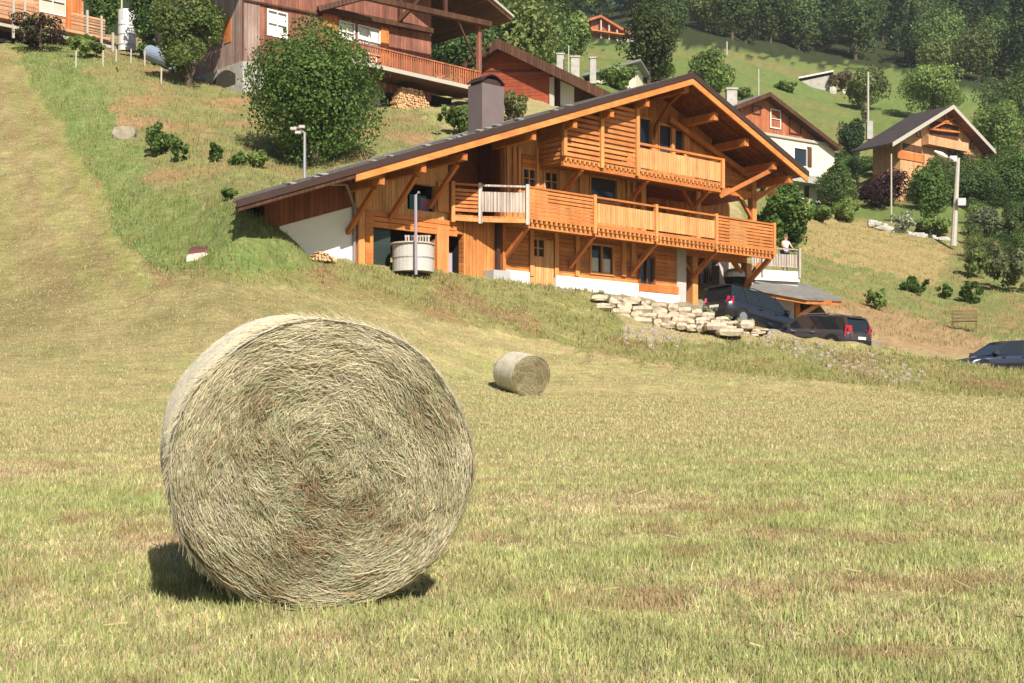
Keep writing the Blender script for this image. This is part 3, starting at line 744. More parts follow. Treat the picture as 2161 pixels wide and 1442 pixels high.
# first-floor wall: recess 945..1065, lit wall 1065..1348, deep loggia 1348..1583
rec_n = WN - 1.6
z1t = C.z(1343, 365, WN)        # underside of the upper balcony
w1 = hole(1104, 1128, 357, 394); w2 = hole(1150, 1175, 364, 400); w3 = hole(1246, 1300, 373, 420)
mb = MB(C)
wallh(mb, s1065, s1350, WN - .25, WN, Z1 - .15, lambda s: ru(s) + .1, [w1, w2, w3])
mb.build('first_floor_wall', M['board_pale'], CH)
window(w1, WN, 2, 2, 'board_pale'); window(w2, WN, 2, 2, 'board_pale'); window(w3, WN, 1, 1, 'post', 'glassblue')
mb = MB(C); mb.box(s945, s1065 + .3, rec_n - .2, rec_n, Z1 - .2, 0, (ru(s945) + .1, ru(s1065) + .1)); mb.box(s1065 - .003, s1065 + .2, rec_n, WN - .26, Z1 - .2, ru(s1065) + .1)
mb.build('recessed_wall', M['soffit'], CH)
for px in (1072, 1085, 1096, 1134, 1182, 1225, 1325, 1337):
    s = C.s(px, WN + .05); MB(C).box(s - .07, s + .07, WN + .003, WN + .09, Z1, min(ru(s) + .05, C.z(px, 345, WN) + .6)).build('stud', M['post'], CH)
h_ = hole(1100, 1165, 325, 352); MB(C).box(h_[0], h_[1], WN + .004, WN + .05, h_[2], h_[3]).build('board_panel', M['board_h'], CH)
# loggia
ln = WN - 2.6
mb = MB(C); mb.box(s1350 - .2, C.s(1540, ln), ln - .2, ln, Z1 - .2, Z2 + .1); mb.box(s1350 - .1, s1350 + .1, ln, WN - .26, Z1 - .2, Z2)
mb.build('loggia_wall', M['board_v'], CH)
window((C.s(1352, ln), C.s(1400, ln), Z1 + .1, Z1 + 1.9), ln, 2, 1, 'soffit'); window((C.s(1478, ln), C.s(1506, ln), Z1 + .1, Z1 + 1.5), ln, 1, 1, 'soffit')
MB(C).box(s945 + .1, s1583 + .25, -6, WN + .0 - .26, Z1 - .25, Z1 - .02).build('floor_slab', M['soffit'], CH)
MB(C).box(s1065 + .3, s1583, ln - .2, WN - .005, Z2 - .22, Z2 - .02).build('loggia_ceiling', M['soffit'], CH)
# posts of the loggia with knee braces
for px, yt, yb in ((1465, 410, 455), (1583, 372, 475), (1349, 398, 425)):
    s = C.s(px, WN + .0)
    ztp = Z2 - .02 if px != 1583 else ru(s) - .1
    p_ = MB(C).box(s - .14, s + .14, WN - .02, WN + .26, Z1, ztp).build('post', M['post'], CH)
    for sg in ((-1, 1) if px == 1583 else (-1,)) if px != 1349 else ():
        zt_ = Z2 - .3 if px != 1583 else (Z2 - .15 if sg < 0 else ru(s + .9) - .1)
        MB(C).bar(C.p(s, WN + .12, zt_ - 1.0), C.p(s + sg * .95, WN + .12, zt_), .13, .15).build('brace', M['beam'], CH)
s = s1583; MB(C).bar(C.p(s, WN + .15, ru(s) - 1.3), C.p(s + .55, -.5, ru(s + .5) - .2), .14, .16).build('brace', M['post'], CH)
MB(C).bar(C.p(s, WN + .15, ru(s) - .95), C.p(s + 1.5, WN + .2, ru(s + 1.5) - .15), .14, .16).build('brace', M['post'], CH)
# beams at second-floor level
za = C.z(1525, 396, WN)
MB(C).box(C.s(1500, WN), s1583 + .3, WN - .01, WN + .2, za - .32, za - .02).build('floor_beam', M['beam_h'], CH)
# gable: second-floor wall with doors and windows, panel right
g_s0, g_s1 = C.s(1130, WN), C.s(1483, WN)
d1 = hole(1350, 1371, 250, 300); d1 = (d1[0], d1[1], Z2 + .05, d1[3]); d2 = hole(1391, 1416, 264, 300); d2 = (d2[0], d2[1], Z2 + .3, d2[3]); d3 = hole(1424, 1440, 270, 312); d3 = (d3[0], d3[1], Z2 + .3, d3[3] - .1)
mb = MB(C); wallh(mb, s1350 - 2.9, g_s1 + .6, WN - .24, WN - .012, Z2 - .02, lambda s: ru(s) + .1, [d1, d2, d3], (0,))
mb.build('gable_wall', M['board_v'], CH)
window(d1, WN, 1, 1, 'post', 'glassblue', name='balcony_door'); window(d2, WN, 1, 1, 'post', 'glassblue'); window(d3, WN, 1, 2, 'post', 'glassblue')
for px in (1378, 1384, 1420, 1446, 1452):
    s = C.s(px, WN + .1); MB(C).box(s - .08, s + .08, WN + .003, WN + .14, Z2, C.z(px, 262 + (px - 1378) * .25, WN)).build('stud', M['post'], CH)
# light rafter catching the sun in the wall plane, with boarding below it at the right end
p0 = C.p(C.s(1413, WN + .3), WN + .3, C.z(1413, 252, WN + .3)); p1 = C.p(C.s(1592, WN + .3), WN + .3, C.z(1592, 378, WN + .3))
MB(C).bar(p0, p1, .14, .2).build('gable_rafter', M['beam'], CH)
sa_, sb_ = C.s(1500, WN), s1583 + .1
zl_ = lambda s: lin(s, sa_, sb_, C.z(1500, 322, WN), C.z(1583, 376, WN))
mb = MB(C); wallh(mb, C.s(1484, WN) + .61, sb_, WN - .2, WN - .02, za - .02, zl_)
mb.build('gable_panel', M['board_h'], CH)
# ---- lower balcony
BN = -.7
A_ = P(955, 430, 52.35); B_ = P(1013, 430, 52.75); Cc = C.p(C.s(1113, BN), BN, 0); E_s = C.s(1632, BN); E_ = C.p(E_s, BN, 0)
A_.z = B_.z = 0
LB = thing  # noqa
zt1 = 9.32; zb1 = 8.22
floor = MB(C)
# deck polygons between wall plane and outer path (butted quads)
def deck(pa, pb, qa, qb, z0, z1): floor.hexa([Vector((p.x, p.y, z0)) for p in (pa, pb, qb, qa)] + [Vector((p.x, p.y, z1)) for p in (pa, pb, qb, qa)])
sC = C.s(1113, BN)
Wc = C.p(sC, WN - .01, 0); We = C.p(E_s, WN - .01, 0); Wa = C.p(C.s(955, WN), WN + .02, 0)
deck(Cc, E_, Wc, We, zb1 - .14, zb1 - .06)
deck(B_, Cc, C.p(C.s(1050, WN), WN + .02, 0), C.p(sC - .01, WN + .02, 0), zb1 - .142, zb1 - .062)
deck(A_, B_, Wa, C.p(C.s(1050, WN) - .02, WN + .02, 0), zb1 - .144, zb1 - .064)
BAL = floor.build('balcony', M['board_v'], CH)
def seg(pa, pb, kind, mat, zt=zt1, zb=zb1, par=None, rail=True, posts=(True, True), pm='post', ph=.05, gap=.17):
    par = par or BAL
    pa, pb = Vector(pa), Vector(pb); pa.z = pb.z = 0
    L = (pb - pa).length; th = math.atan2((pb - pa).y, (pb - pa).x)
    f = Frame(CX, 1, th); f.x0, f.y0 = pa.x, pa.y
    if rail:
        MB(f).box(-.02, L + .02, -.07, .07, zt - .07, zt).build('handrail', M[pm if pm == 'weather' else 'beam_h'], par)
    mb = MB(f)
    top = zt - gap if rail else zt
    if kind == 'v':
        n = max(2, int(L / .155)); w = L / n
        for k in range(n): mb.box(k * w + .006, (k + 1) * w - .006, -.015 - .004 * (k % 2), .012 + .004 * (k % 2), zb + .10, top)
        mb2 = MB(f); mb2.box(0, L, -.045, -.022, top - .1, top - .02).box(0, L, -.045, -.022, zb + .16, zb + .24); mb2.build('rail_bar', M['beam_h'], par)
    else:
        n = kind; hgt = (top - zb - .05) / n
        for k in range(n): mb.box(0, L, -.02, .02, zb + .05 + k * hgt + .012, zb + .05 + (k + 1) * hgt - .03)
    mb.build('balustrade', M[mat], par)
    for on, a in ((posts[0], 0), (posts[1], L)):
        if on: MB(f).box(a - .07, a + .07, -.06, .10, zb - .35, zt + ph).build('baluster_post', M[pm], par)
S_ = [sC, C.s(1253, BN), C.s(1383, BN), C.s(1510, BN), E_s]
seg(A_, B_, 6, 'slat', posts=(True, False))
seg(B_, Cc, 'v', 'weather', pm='weather', gap=.26)
seg(C.p(S_[0] + .08, BN, 0), C.p(S_[1], BN, 0), 7, 'slat', posts=(False, True), gap=.08)
seg(C.p(S_[1] + .08, BN, 0), C.p(S_[2], BN, 0), 'v', 'board_pale', posts=(False, True), gap=.25)
seg(C.p(S_[2] + .08, BN, 0), C.p(S_[3], BN, 0), 'v', 'board_pale', posts=(False, True), gap=.25)
seg(C.p(S_[3] + .08, BN, 0), C.p(S_[4], BN, 0), 7, 'slat', posts=(False, True), gap=.06)
seg(C.p(E_s, BN - .12, 0), C.p(E_s, WN, 0), 7, 'slat', posts=(False, False), gap=.06)
# joists and edge beams below the deck
mb = MB(C)
s = sC + .1
while s < E_s: mb.box(s, s + .09, WN, BN + .10, zb1 - .26, zb1 - .146); s += .25
mb.build('joists', M['post'], BAL)
MB(C).box(sC, E_s + .05, BN - .2, BN - .05, zb1 - .44, zb1 - .265).build('edge_beam', M['beam_h'], BAL)
MB(C).box(sC, E_s + .02, BN + .02, BN + .06, zb1 - .13, zb1 + .02).build('edge_board', M['beam_h'], BAL)
f_ = MB(); f_.bar(Vector((B_.x, B_.y, zb1 - .22)), Vector((Cc.x, Cc.y, zb1 - .22)), .12, .14); f_.bar(Vector((A_.x, A_.y, zb1 - .22)), Vector((B_.x, B_.y, zb1 - .22)), .12, .14); f_.build('edge_beam', M['post'], BAL)
for px in (1113, 1253, 1383, 1510, 1625):
    s = C.s(px, BN - .1)
    MB(C).bar(C.p(s, BN - .12, zb1 - .42), C.p(s, WN + .02, zb1 - 1.5), .15, .18).build('brace', M['beam'], BAL)
# ---- upper balcony
UN = -.7
u0, u1, u2, u3 = C.s(1190, UN), C.s(1268, UN), C.s(1343, UN), C.s(1523, UN)
zf2 = 10.74; zt2 = C.z(1343, 300, UN)
UB = MB(C); UB.box(u0, u3, WN, UN - .03, zf2 - .12, zf2 - .02); UB = UB.build('upper_balcony', M['board_v'], CH)
for (a, b) in ((u0, u1), (u1, u2)):
    mb = MB(C); z = zf2 - .02; k = 0
    while z < ru((a + b) / 2) - .1:
        if z + .14 < ru(a) + .02: mb.box(a + .08, b - .08, UN - .02, UN + .02, z, z + .13)
        else: mb.box(max(a + .08, a + (z + .14 - ru(a)) / mL), b - .08, UN - .02, UN + .02, z, z + .13)
        z += .20
    mb.build('slat_screen', M['slat'], UB)
mb = MB(C); z = zf2
while z < ru(u0) - .15: mb.box(u0 - .02, u0 + .02, WN + .05, UN - .04, z, z + .13); z += .20
mb.build('slat_screen', M['slat'], UB)
for s, zlo in ((u0, -.05), (u1, -.28), (u2, -.35), (u3, -.25)):
    top = ru(s) if s < u3 - .1 else zt2 - .02
    MB(C).box(s - .08, s + .08, UN - .04, UN + .11, zf2 + zlo, top).build('post', M['post'], UB)
mb = MB(C); n = 34; w = (u3 - u2 - .16) / n
for k in range(n): mb.box(u2 + .08 + k * w + .005, u2 + .08 + (k + 1) * w - .005, UN - .012 - .004 * (k % 2), UN + .012 + .004 * (k % 2), zf2 + .02, zt2 - .2)
mb.build('balustrade', M['board_pale'], UB)
MB(C).box(u2 + .08, u3 + .1, UN - .06, UN + .06, zt2 - .09, zt2).build('handrail', M['beam_h'], UB)
mb = MB(C); z = zf2 + .05
while z < zt2 - .2: mb.box(u3 - .02, u3 + .02, WN + .05, UN - .05, z, z + .12); z += .17
mb.box(u3 - .05, u3 + .05, WN + .05, UN - .06, zt2 - .09, zt2); mb.build('side_slats', M['slat'], UB)
mb = MB(C); s = u0 + .05
while s < u3: mb.box(s, s + .08, WN, UN + .04, zf2 - .24, zf2 - .122); s += .25
mb.build('joists', M['post'], UB)
MB(C).box(u0, u3 + .05, UN - .16, UN - .02, zf2 - .42, zf2 - .245).build('edge_beam', M['beam_h'], UB)
for px in (1232, 1370, 1500):
    s = C.s(px, UN)
    MB(C).bar(C.p(s, UN - .1, zf2 - .42), C.p(s, WN + .02, zf2 - 1.35), .13, .15).build('brace', M['beam'], UB)
# ---- porch under the right end: recessed wall, white piers, timber posts with knee braces
pn = WN - 2.4
mb = MB(C)
pw1 = (C.s(1478, pn), C.s(1492, pn), 6.0, 7.6)
wallh(mb, s1430, s1583 - .3, pn - .2, pn, 5.3, Z1 - .25, [pw1]); mb.box(s1430 - .2, s1430, pn, WN - .26, 5.3, Z1 - .26)
mb.build('porch_wall', M['board_h'], CH); window(pw1, pn, 1, 1, 'soffit')
for pl, pr, n in ((1427, 1446, WN), (1516, 1540, pn + .15)):
    a, b = C.s(pl, n), C.s(pr, n); MB(C).box(a, b, n - .4, n + .06, 5.2, Z1 - .27).build('pier', m_plain('pinkish_render', (.55, .47, .43), .9, 0, .08), CH)
for px in (1466, 1580):
    s = C.s(px, WN)
    MB(C).box(s - .17, s + .17, WN - .3, WN + .04, 5.3, Z1 - .62).build('post', M['post'], CH)
    for sg in (-1, 1): MB(C).bar(C.p(s + sg * .1, WN - .13, Z1 - 1.3), C.p(s + sg * .95, WN - .13, Z1 - .55), .15, .17).build('brace', M['beam'], CH)
MB(C).box(s1430, E_s, WN - .3, WN - .02 + .04, Z1 - .618, Z1 - .33).build('porch_beam', M['beam_h'], CH)
# right side wall, back wall mass (unseen from the front)
mb = MB(C); mb.box(s1583 - .28, s1583 - .05, DEP + 1, pn - .21, 5.0, Z1 - .26); mb.box(C.s(1540, ln) - .2, C.s(1540, ln), DEP + 1, ln - .21, Z1, ru(s1583)); mb.box(s1350, s1583 - .3, DEP + .8, DEP + 1, 5.0, ru(s1583))
mb.build('side_wall', M['board_h'], CH)
# chimney
cs = C.s(1036, -5.5); CHM = MB(C); z0_ = rt(cs) - .4; ztc = C.z(1036, 180, -5.5)
CHM.box(cs - .55, cs + .62, -6.3, -5.4, z0_, ztc)
CHM = CHM.build('chimney', M['chim'], CH)
mb = MB(C); c_ = C.p(cs + .03, -5.85, 0)
k = 9; arc = [(-.6 + 1.27 * i / k, .32 * math.sin(math.pi * i / k)) for i in range(k + 1)]
for (x0, h0), (x1, h1) in zip(arc[:-1], arc[1:]):
    mb.hexa([C.p(cs + x, n, ztc + .10 + h + dz) for dz in (-.03, .02) for x, h, n in ((x0, h0, -5.38), (x1, h1, -5.38), (x1, h1, -6.32), (x0, h0, -6.32))])
mb.box(cs - .5, cs + .55, -6.2, -5.5, ztc + .003, ztc + .25)
mb.build('chimney_cap', M['edge'], CHM)
# things inside the loft opening: cloths (hung laundry)
o = MB(C); a = C.s(864, WN - .4); o.box(a, a + .75, WN - .42, WN - .38, C.z(864, 437, WN), C.z(864, 405, WN)); o = o.build('cloth', m_plain('teal_cloth', (.03, .22, .28), .8), None, C.p(a, WN - .4, 8.7)); tag(o, 'teal blue cloth hanging in the upper left opening of the chalet', 'cloth')
o = MB(C); a = C.s(886, WN - .4); o.box(a, a + 1.15, WN - .43, WN - .37, C.z(886, 446, WN), C.z(886, 413, WN)); o = o.build('blanket', m_plain('pink_purple_blanket', (.50, .20, .36), .8, 0, .5, 2.5), None, C.p(a, WN - .4, 8.7)); tag(o, 'pink and purple blanket hanging in the upper left opening of the chalet', 'blanket')
# ---------------------------------------------------------------- round hay bales
def bale(name, label, fc, bc, rad, nface, nside, seed, dent=1.0, group=None):
    fc, bc = Vector(fc), Vector(bc)
    a = (bc - fc); L = a.length; a.normalize()
    e1 = a.cross(Vector((0, 0, 1))).normalized(); e2 = e1.cross(a).normalized()
    if e1.x < 0: e1 = -e1
    rb = np.random.RandomState(seed)
    root = thing(name, label, 'hay bale', fc + a * L / 2 - Vector((0, 0, rad)), group)
    A, E1, E2, F0 = (np.array(v) for v in (a, e1, e2, fc)); E2 = E2 * .978
    def outline(t):   # slightly slumped, not a true circle
        return rad * (1 + .012 * np.sin(2 * t + .6) + .010 * np.sin(3 * t + seed) + .007 * np.sin(7 * t + 2)) - rad * .03 * np.clip(-np.sin(t) - .75, 0, 1) * 4 * .3
    def face_depth(r, t):
        """how far the front face bulges in or out (towards -a is out)"""
        x, y = r * np.cos(t), r * np.sin(t)
        return .045 * (fbm(x * 3 / rad * .7 + 5, y * 3 / rad * .7 + 5, seed) - .5) + .03 * (fbm(x * 14, y * 14, seed + 3) - .5) - .035 * np.clip((r / rad - .86) / .14, 0, 1) ** 2 + .005 * np.sin(r / rad * 34 + 2 * np.sin(t * 2) + 4 * fbm(x * 5, y * 5, seed + 8))
    # core: front face disc + side + back face, one mesh
    nt_, nrr, nl = 120, 26, 16
    vs, tint, qs = [], [], []
    T = np.linspace(0, 2 * np.pi, nt_, endpoint=False)
    rings = []
    for k in range(nrr + 1):
        r = outline(T) * (k / nrr); d = face_depth(r, T)
        rings.append((F0 + r[:, None] * (np.cos(T)[:, None] * E1 + np.sin(T)[:, None] * E2) - A * d[:, None]))
    fv = np.concatenate(rings)
    q = []
    for k in range(nrr):
        i0 = k * nt_; i1 = i0 + nt_; j = np.arange(nt_); j2 = (j + 1) % nt_
        q.append(np.stack([i0 + j, i1 + j, i1 + j2, i0 + j2], -1))
    q = np.concatenate(q)
    n_ = fbm(fv[:, 0] * 9, fv[:, 2] * 9, seed)
    tc = np.array((.20, .165, .085)) * (.6 + .8 * n_)[:, None]
    bm_f = np_mesh('hay_core', fv, q, m_hay, tc, True)
    link_mesh('hay_core', bm_f, root)
    # net wrapped side
    rings = []
    for k in range(nl + 1):
        u = k / nl
        r = outline(T) * (1.0 + .012 * math.sin(math.pi * u)) * (1 if 0 < k < nl else .985) + .006 * (fbm(T * 4, np.full_like(T, u * 6), seed + 9) - .5)
        rings.append(F0 + A * (L * u - .005) + r[:, None] * (np.cos(T)[:, None] * E1 + np.sin(T)[:, None] * E2))
    for k in range(1, 5):
        r = outline(T) * (1 - k / 4); rings.append(F0 + A * (L + .02) + r[:, None] * (np.cos(T)[:, None] * E1 + np.sin(T)[:, None] * E2))
    fv = np.concatenate(rings); q = []
    for k in range(len(rings) - 1):
        i0 = k * nt_; i1 = i0 + nt_; j = np.arange(nt_); j2 = (j + 1) % nt_
        q.append(np.stack([i0 + j, i0 + j2, i1 + j2, i1 + j], -1))
    me = np_mesh('net_wrap', fv, np.concatenate(q), m_net, np.tile(np.array((.5, .48, .44)), (len(fv), 1)), True)
    link_mesh('net_wrap', me, root)
    # strands on the face: long curved stalks following the winding, with folds and tangles
    nS = nface
    r = rad * np.sqrt(rb.rand(nS)) * .995
    t = rb.rand(nS) * 2 * np.pi
    x, y = r * np.cos(t), r * np.sin(t)
    sw = (fbm(x * 2.6 / rad + 9, y * 2.6 / rad + 9, seed + 20) - .5)      # local swirl of direction
    tang = np.clip((1.0 - r / rad) * 1.45, .05, 1.0)
    ang = t + np.pi / 2 + sw * 4.2 * tang * dent + rb.normal(size=nS) * (.11 + .50 * tang)
    Ls = (.03 + .13 * rb.rand(nS) ** 1.6) * (.55 + .6 * r / rad)
    wd = .0006 + .0007 * rb.rand(nS)
    segs = 4
    px_ = np.zeros((nS, segs + 1)); py_ = np.zeros((nS, segs + 1)); th = ang.copy()
    px_[:, 0], py_[:, 0] = x - np.cos(ang) * Ls / 2, y - np.sin(ang) * Ls / 2
    curv = Ls / segs / np.maximum(r, .12) * .9 + rb.normal(size=nS) * .09
    th = ang - curv * segs / 2
    for k in range(segs):
        px_[:, k + 1] = px_[:, k] + np.cos(th) * Ls / segs; py_[:, k + 1] = py_[:, k] + np.sin(th) * Ls / segs; th = th + curv
    rr = np.sqrt(px_ ** 2 + py_ ** 2); tt = np.arctan2(py_, px_)
    over = rr > outline(tt) * 1.0
    sc_ = np.where(over, outline(tt) * (1.0 + .004) / np.maximum(rr, 1e-6), 1); px_ *= sc_; py_ *= sc_
    lift = rb.rand(nS)[:, None] ** 2 * .026 + .002
    bow = np.sin(np.linspace(0, np.pi, segs + 1))[None] * (rb.rand(nS)[:, None] ** 3 * .03)
    d = face_depth(np.minimum(rr, outline(tt)), tt) + lift + bow
    nx, ny = -np.sin(ang)[:, None] * wd[:, None], np.cos(ang)[:, None] * wd[:, None]
    tw = rb.normal(size=nS)[:, None] * wd[:, None] * .6
    v = np.zeros((nS, segs + 1, 2, 3))
    for sd, sg in ((0, -1), (1, 1)):
        v[:, :, sd] = F0 + (px_ + sg * nx)[..., None] * E1 + (py_ + sg * ny)[..., None] * E2 - (d + sg * tw)[..., None] * A
    b = (np.arange(nS) * (segs + 1) * 2)[:, None]
    q = np.concatenate([b + np.array([2 * k, 2 * k + 1, 2 * k + 3, 2 * k + 2]) for k in range(segs)])
    zone = fbm(x * 4.2 / rad * .66 + 2, y * 4.2 / rad * .66 + 7, seed + 31, 3)
    zone2 = fbm(r / rad * 13 + 1.2 * fbm(x * 4, y * 4, seed + 50), (t % 6.2832) * 1.6 + 20, seed + 38, 3)
    pal = np.array([(.68, .59, .38), (.58, .52, .31), (.50, .50, .31), (.40, .43, .27), (.54, .38, .22), (.32, .23, .13), (.76, .68, .48)])
    pick = rb.rand(nS) * .8 + .1 + (zone - .5) * 1.9 + (zone2 - .5) * .5
    idx = np.clip(np.searchsorted([.10, .32, .52, .70, .84, .96], pick), 0, 6)
    idx = np.array([6, 0, 1, 2, 3, 4, 5])[idx]
    tcol = pal[idx] * (.54 + .50 * rb.rand(nS))[:, None] * (.74 + .54 * zone2)[:, None]
    me = np_mesh('straw', v.reshape(-1, 3), q, m_straw, np.repeat(tcol, (segs + 1) * 2, 0))
    o = link_mesh('straw', me, root); o["kind"] = 'stuff'
    # strands seen through and caught in the net on the side, and loose ends standing off the rim
    nS = nside
    t = rb.rand(nS) * 2 * np.pi; u = rb.rand(nS) ** 1.0; loose = rb.rand(nS) < .08
    u = np.where(loose, u * .10, u)
    Ls = np.where(loose, .04 + .10 * rb.rand(nS), .04 + .12 * rb.rand(nS)); wd = .0011 + .0013 * rb.rand(nS)
    dirn = rb.normal(size=nS) * .35; R0 = outline(t) * 1.008
    off = np.where(loose, .01 + .04 * rb.rand(nS), .003 + .005 * rb.rand(nS))
    v = np.zeros((nS, 3, 2, 3))
    for k, f in enumerate((0, .5, 1)):
        tk = t + f * Ls * np.cos(dirn) / rad; ak = u * L + f * Ls * np.sin(dirn); rk = R0 + np.where(loose, f * f * off, off) + np.where(loose, 0, 0)
        for sd, sg in ((0, -1), (1, 1)):
            v[:, k, sd] = F0 + A * (ak + sg * wd * .8)[:, None] + ((rk + sg * wd * .5)[:, None]) * (np.cos(tk)[:, None] * E1 + np.sin(tk)[:, None] * E2)
    b = (np.arange(nS) * 6)[:, None]; q = np.concatenate([b + np.array([0, 1, 3, 2]), b + np.array([2, 3, 5, 4])])
    tcol = np.where(loose[:, None], np.array((.62, .54, .34)), np.array((.58, .54, .42))) * (.7 + .5 * rb.rand(nS))[:, None]
    me = np_mesh('loose_straw', v.reshape(-1, 3), q, m_straw, np.repeat(tcol, 6, 0)); o = link_mesh('loose_straw', me, root); o["kind"] = 'stuff'
    return root
m_hay = m_tint('hay_core', .95, 0, spec=.05, noise=.5, nscale=40)
m_straw = m_tint('hay_stalks', .7, .18, spec=.2)
def _net():
    m, nt, b = _mat('net_wrap'); b.inputs["Roughness"].default_value = .6
    at = N(nt, "ShaderNodeVertexColor", layer_name="tint"); g = N(nt, "ShaderNodeNewGeometry")
    nz = N(nt, "ShaderNodeTexNoise"); nz.inputs["Scale"].default_value = 60; nz.inputs["Detail"].default_value = 5
    mp = N(nt, "ShaderNodeMapping"); mp.inputs["Scale"].default_value = (1, .35, 1); nt.links.new(g.outputs["Position"], mp.inputs[0]); nt.links.new(mp.outputs[0], nz.inputs["Vector"])
    n2 = N(nt, "ShaderNodeTexNoise"); n2.inputs["Scale"].default_value = 7; n2.inputs["Detail"].default_value = 3; nt.links.new(g.outputs["Position"], n2.inputs["Vector"])
    mx = N(nt, "ShaderNodeMix", data_type='RGBA'); mx.inputs[6].default_value = (.40, .34, .21, 1); mx.inputs[7].default_value = (.68, .64, .56, 1)
    f = math_(nt, 'MULTIPLY_ADD', nz.outputs[0], 4.0, -1.55); f = math_(nt, 'ADD', f, math_(nt, 'MULTIPLY_ADD', n2.outputs[0], 1.6, -.75)); nt.links.new(f, mx.inputs[0]); mx.clamp_factor = True
    nt.links.new(mx.outputs[2], b.inputs["Base Color"])
    bp = N(nt, "ShaderNodeBump"); bp.inputs["Strength"].default_value = .7; bp.inputs["Distance"].default_value = .01; nt.links.new(nz.outputs[0], bp.inputs["Height"]); nt.links.new(bp.outputs[0], b.inputs["Normal"])
    return m
m_net = _net()
fcb = P(685, 989, 6.5); bcb = P(618, 933, 7.68)
bale('round_bale', 'large round hay bale in the foreground with its coiled end facing us', fcb, bcb, .682, 150000, 18000, 3)
ff = P(1121, 797, 39.9); gb = G(1121, 39.9); rbl = .61
ff.z = gb.z + rbl - .06
bb = ff + Vector((-.50, 1.0, .16)).normalized() * 1.2
bale('round_bale', 'small distant round hay bale standing alone on the meadow below the chalet', ff, bb, rbl, 4000, 1200, 11, 1.3)
# ---------------------------------------------------------------- trees and shrubs
m_leaf = m_tint('leaves', .6, .42, spec=.25, mul=1.12)
m_leaf_far = m_tint('far_leaves', .7, .32, rnd=.28, spec=.15)
def crown_arrays(rng, c, r, n, leaf, pal, clumps=26, cone=False, hollow=.55, ragged=False):
    """n leaf-sized quads gathered in clumps through a crown of centre c and radii r"""
    c, r = np.array(c, float), np.array(r, float)
    if cone:
        u = rng.rand(n) ** .75; t = rng.rand(n) * 2 * np.pi
        lay = (np.floor(u * 11) + .5) / 11
        prof = (1 - u) ** .8 * (.72 + .28 * np.abs(np.sin(u * 38)))
        q = rng.rand(n) ** .45
        lob = .8 + .28 * np.sin(t * 7 + lay * 40) + .10 * np.sin(t * 13 + lay * 91)
        p = np.stack([np.cos(t) * prof * q * lob, np.sin(t) * prof * q * lob, -1 + 2 * u - .10 * q], -1)
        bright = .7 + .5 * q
    else:
        d = rng.normal(size=(clumps, 3)); d /= np.linalg.norm(d, axis=1)[:, None]
        cc_ = d * (rng.rand(clumps, 1) ** .4) * .72
        cr = .24 + .20 * rng.rand(clumps)
        if ragged:
            cc_ = d * (.25 + .75 * rng.rand(clumps, 1)) * np.array([.95, .95, .8]); cc_[:, 2] -= .12; cr = .12 + .24 * rng.rand(clumps) ** 1.3
        k = rng.choice(clumps, n, p=cr ** 2 / (cr ** 2).sum())
        e = rng.normal(size=(n, 3)); e /= np.linalg.norm(e, axis=1)[:, None]
        q = hollow + (1 - hollow) * rng.rand(n) ** .5
        p = cc_[k] + e * (cr[k] * q)[:, None]
        bright = (.75 + .5 * rng.rand(clumps))[k]
    if not cone:
        st_ = rng.rand(n) < .07; p = np.where(st_[:, None], p * (1.04 + .16 * rng.rand(n)[:, None]), p)
    pos = c + p * r
    nrm = p / np.maximum(np.linalg.norm(p, axis=1), .05)[:, None] + rng.normal(size=(n, 3)) * .65; nrm[:, 2] += .25
    nrm /= np.linalg.norm(nrm, axis=1)[:, None]
    a = np.cross(nrm, rng.normal(size=(n, 3))); a /= np.maximum(np.linalg.norm(a, axis=1), 1e-6)[:, None]
    b = np.cross(nrm, a)
    s = (leaf * (.6 + .8 * rng.rand(n)))[:, None]
    v = np.stack([pos - a * s * .5, pos - b * s * .32 + nrm * s * .08, pos + a * s * .5, pos + b * s * .32 + nrm * s * .08], 1)
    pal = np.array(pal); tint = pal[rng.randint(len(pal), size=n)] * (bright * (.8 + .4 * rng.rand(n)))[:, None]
    return v.reshape(-1, 3), np.repeat(tint, 4, 0)
def trunk_mb(rng, base, top, r0, limbs=5, spread=1.0, crown_r=(1, 1, 1)):
    mb = MB(); base, top = Vector(base), Vector(top)
    mid = base.lerp(top, .5) + Vector((rng.uniform(-.1, .1), rng.uniform(-.1, .1), 0)) * spread
    mb.tube([base - Vector((0, 0, .3)), base.lerp(mid, .5), mid, top], [r0 * 1.2, r0, r0 * .75, r0 * .25], 7)
    for k in range(limbs):
        f = .35 + .5 * k / max(limbs, 1); s = base.lerp(top, f)
        t = rng.uniform(0, 6.28); e = s + Vector((math.cos(t) * crown_r[0] * .7, math.sin(t) * crown_r[1] * .7, crown_r[2] * .35))
        mb.tube([s, s.lerp(e, .5) + Vector((0, 0, .08 * spread)), e], [r0 * .45, r0 * .3, r0 * .08], 5)
    return mb
